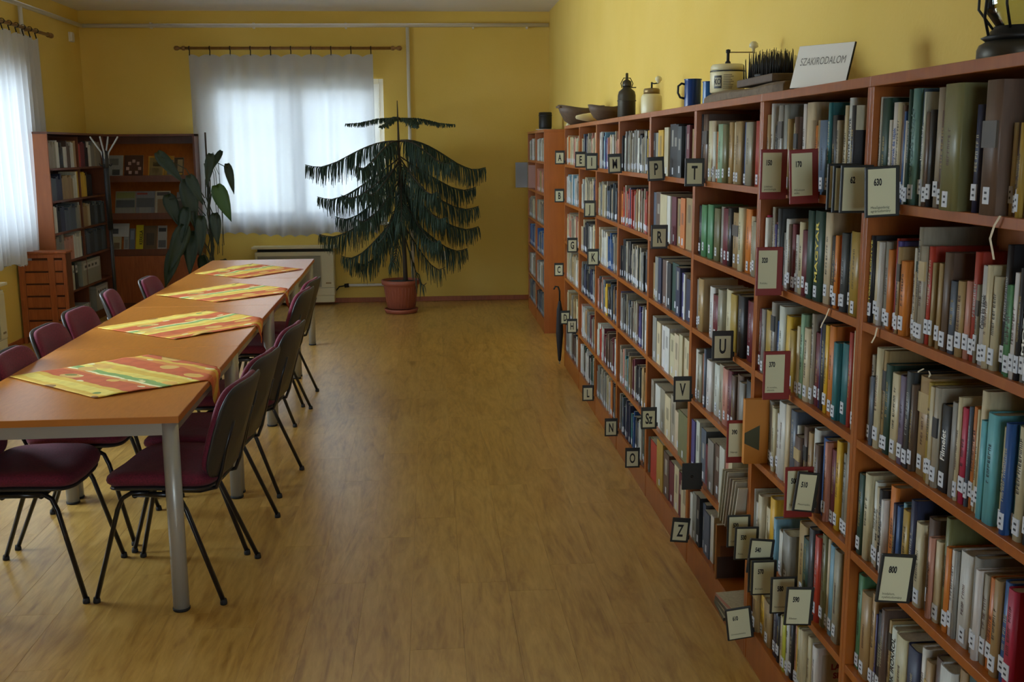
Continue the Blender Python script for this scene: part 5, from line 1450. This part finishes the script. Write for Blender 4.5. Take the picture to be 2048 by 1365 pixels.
# tilted sign
r = thing('tilted_sign', (1.10, 3.06, ZT), 'white laminated sign on a black easel reading SZAKIRODALOM', 'sign', -.95)
lean = Matrix.Rotation(-.33, 4, 'X')
def tilted(m): m.v = [tuple(lean @ Vector(p)) for p in m.v]; return m
SW, SHH = .185, .128
tilted(MB().box((-SW / 2, 0, 0), (SW / 2, .005, SHH))).build('backing_board', M['iron'], r)
m_gl = mat('glossy laminate', 'eeeee6', .12)
bump(m_gl, noise_tex(m_gl, obj_coord(m_gl), 34, 3), .35, .004)
tilted(MB().box((-SW / 2 + .001, -.0014, .001), (SW / 2 - .002, -.0002, SHH - .001))).build('laminated_sheet', m_gl, r)
MB().add([(.02, .02, 0), (.05, .02, 0), (.05, .085, 0), (.02, .085, 0), (.02, .03, .07), (.05, .03, .07)], [(0, 1, 2, 3), (0, 4, 5, 1), (1, 5, 2), (0, 3, 4), (2, 5, 4, 3)]).build('easel_foot', M['iron'], r)
text('SZAKIRODALOM', 'sign_text', mat('grey print', '7c7c74', .4), r, lean @ fr_front((0, -.0018, SHH * .60)), .032, 0, .62)
# oil lantern at the frame edge
r = thing('oil_lantern', (1.19, 2.17, ZT), 'old dark oil lantern with a wire guard and glass chimney', 'lantern')
MB().lathe([(.070, 0), (.074, .004), (.074, .026), (.070, .036), (.052, .046), (.048, .050)], 30).build('fuel_tank', M['tin'], r)
MB().lathe([(.058, .043), (.068, .050), (.054, .056), (.05, .064), (.044, .068), (.044, .072)], 26).build('burner', M['iron'], r)
MB().lathe([(.040, .072), (.060, .10), (.064, .13), (.056, .17), (.038, .21), (.034, .25), (.032, .252), (.036, .21), (.053, .17), (.061, .13), (.057, .102), (.038, .074)], 28, cap=False).build('glass_chimney', M['lampglass'], r)
for k in range(4):
    t = PI / 4 + PI / 2 * k
    MB().tube([(.045 * math.cos(t), .045 * math.sin(t), .066), (.078 * math.cos(t), .078 * math.sin(t), .11), (.078 * math.cos(t), .078 * math.sin(t), .17), (.045 * math.cos(t), .045 * math.sin(t), .25)], .0028, 6).build('guard_wire', M['iron'], r)
MB().tube([(.079 * math.cos(a * PI / 14), .079 * math.sin(a * PI / 14), .14) for a in range(29)], .0026, 6).build('guard_ring', M['iron'], r)
MB().lathe([(.046, .25), (.05, .255), (.04, .28), (.02, .30), (0, .302)], 20).build('cap', M['iron'], r)
MB().tube([(-.05, 0, .265), (-.09, -.06, .20), (-.098, -.06, .13), (-.085, -.03, .085), (-.06, 0, .055)], .003, 6).build('bail_handle', M['iron'], r)

# grey panel and pink cover at the far end bookcase
r = thing('grey_folder', (1.0, 11.74, 1.30), 'grey folder jutting from the far bookcase towards the yellow wall', 'folder')
MB().box((-.075, 0, .02), (.055, .03, .29)).build('folder_cover', mat('grey card', '8c9092', .5), r, bevel=.002)
MB().box((.055, .004, .025), (.10, .026, .285)).build('pages', M['paper'], r)
o = flat_book((1.10, 11.5, 1.322), (.16, .012, .24), 'a87a6c', 'pinkish cover facing out on the second shelf of the furthest bookcase', rz=-.9)
r = thing('umbrella', (1.03, 8.60, 0), 'narrow dark furled umbrella leaning at the far end of the bookcase row', 'umbrella')
MB().lathe([(.004, .02), (.012, .03), (.030, .25), (.024, .45), (.010, .52)], 12).build('furled_canopy', mat('dark umbrella cloth', '201e1e', .8), r)
MB().tube([(0, 0, 0), (0, 0, .03)], .004, 6).build('tip', M['steel'], r)
MB().tube([(0, 0, .51), (0, 0, .60), (-.012, 0, .635), (-.035, 0, .64), (-.048, 0, .615)], .007, 8).build('handle', M['iron'], r)
flush_text()
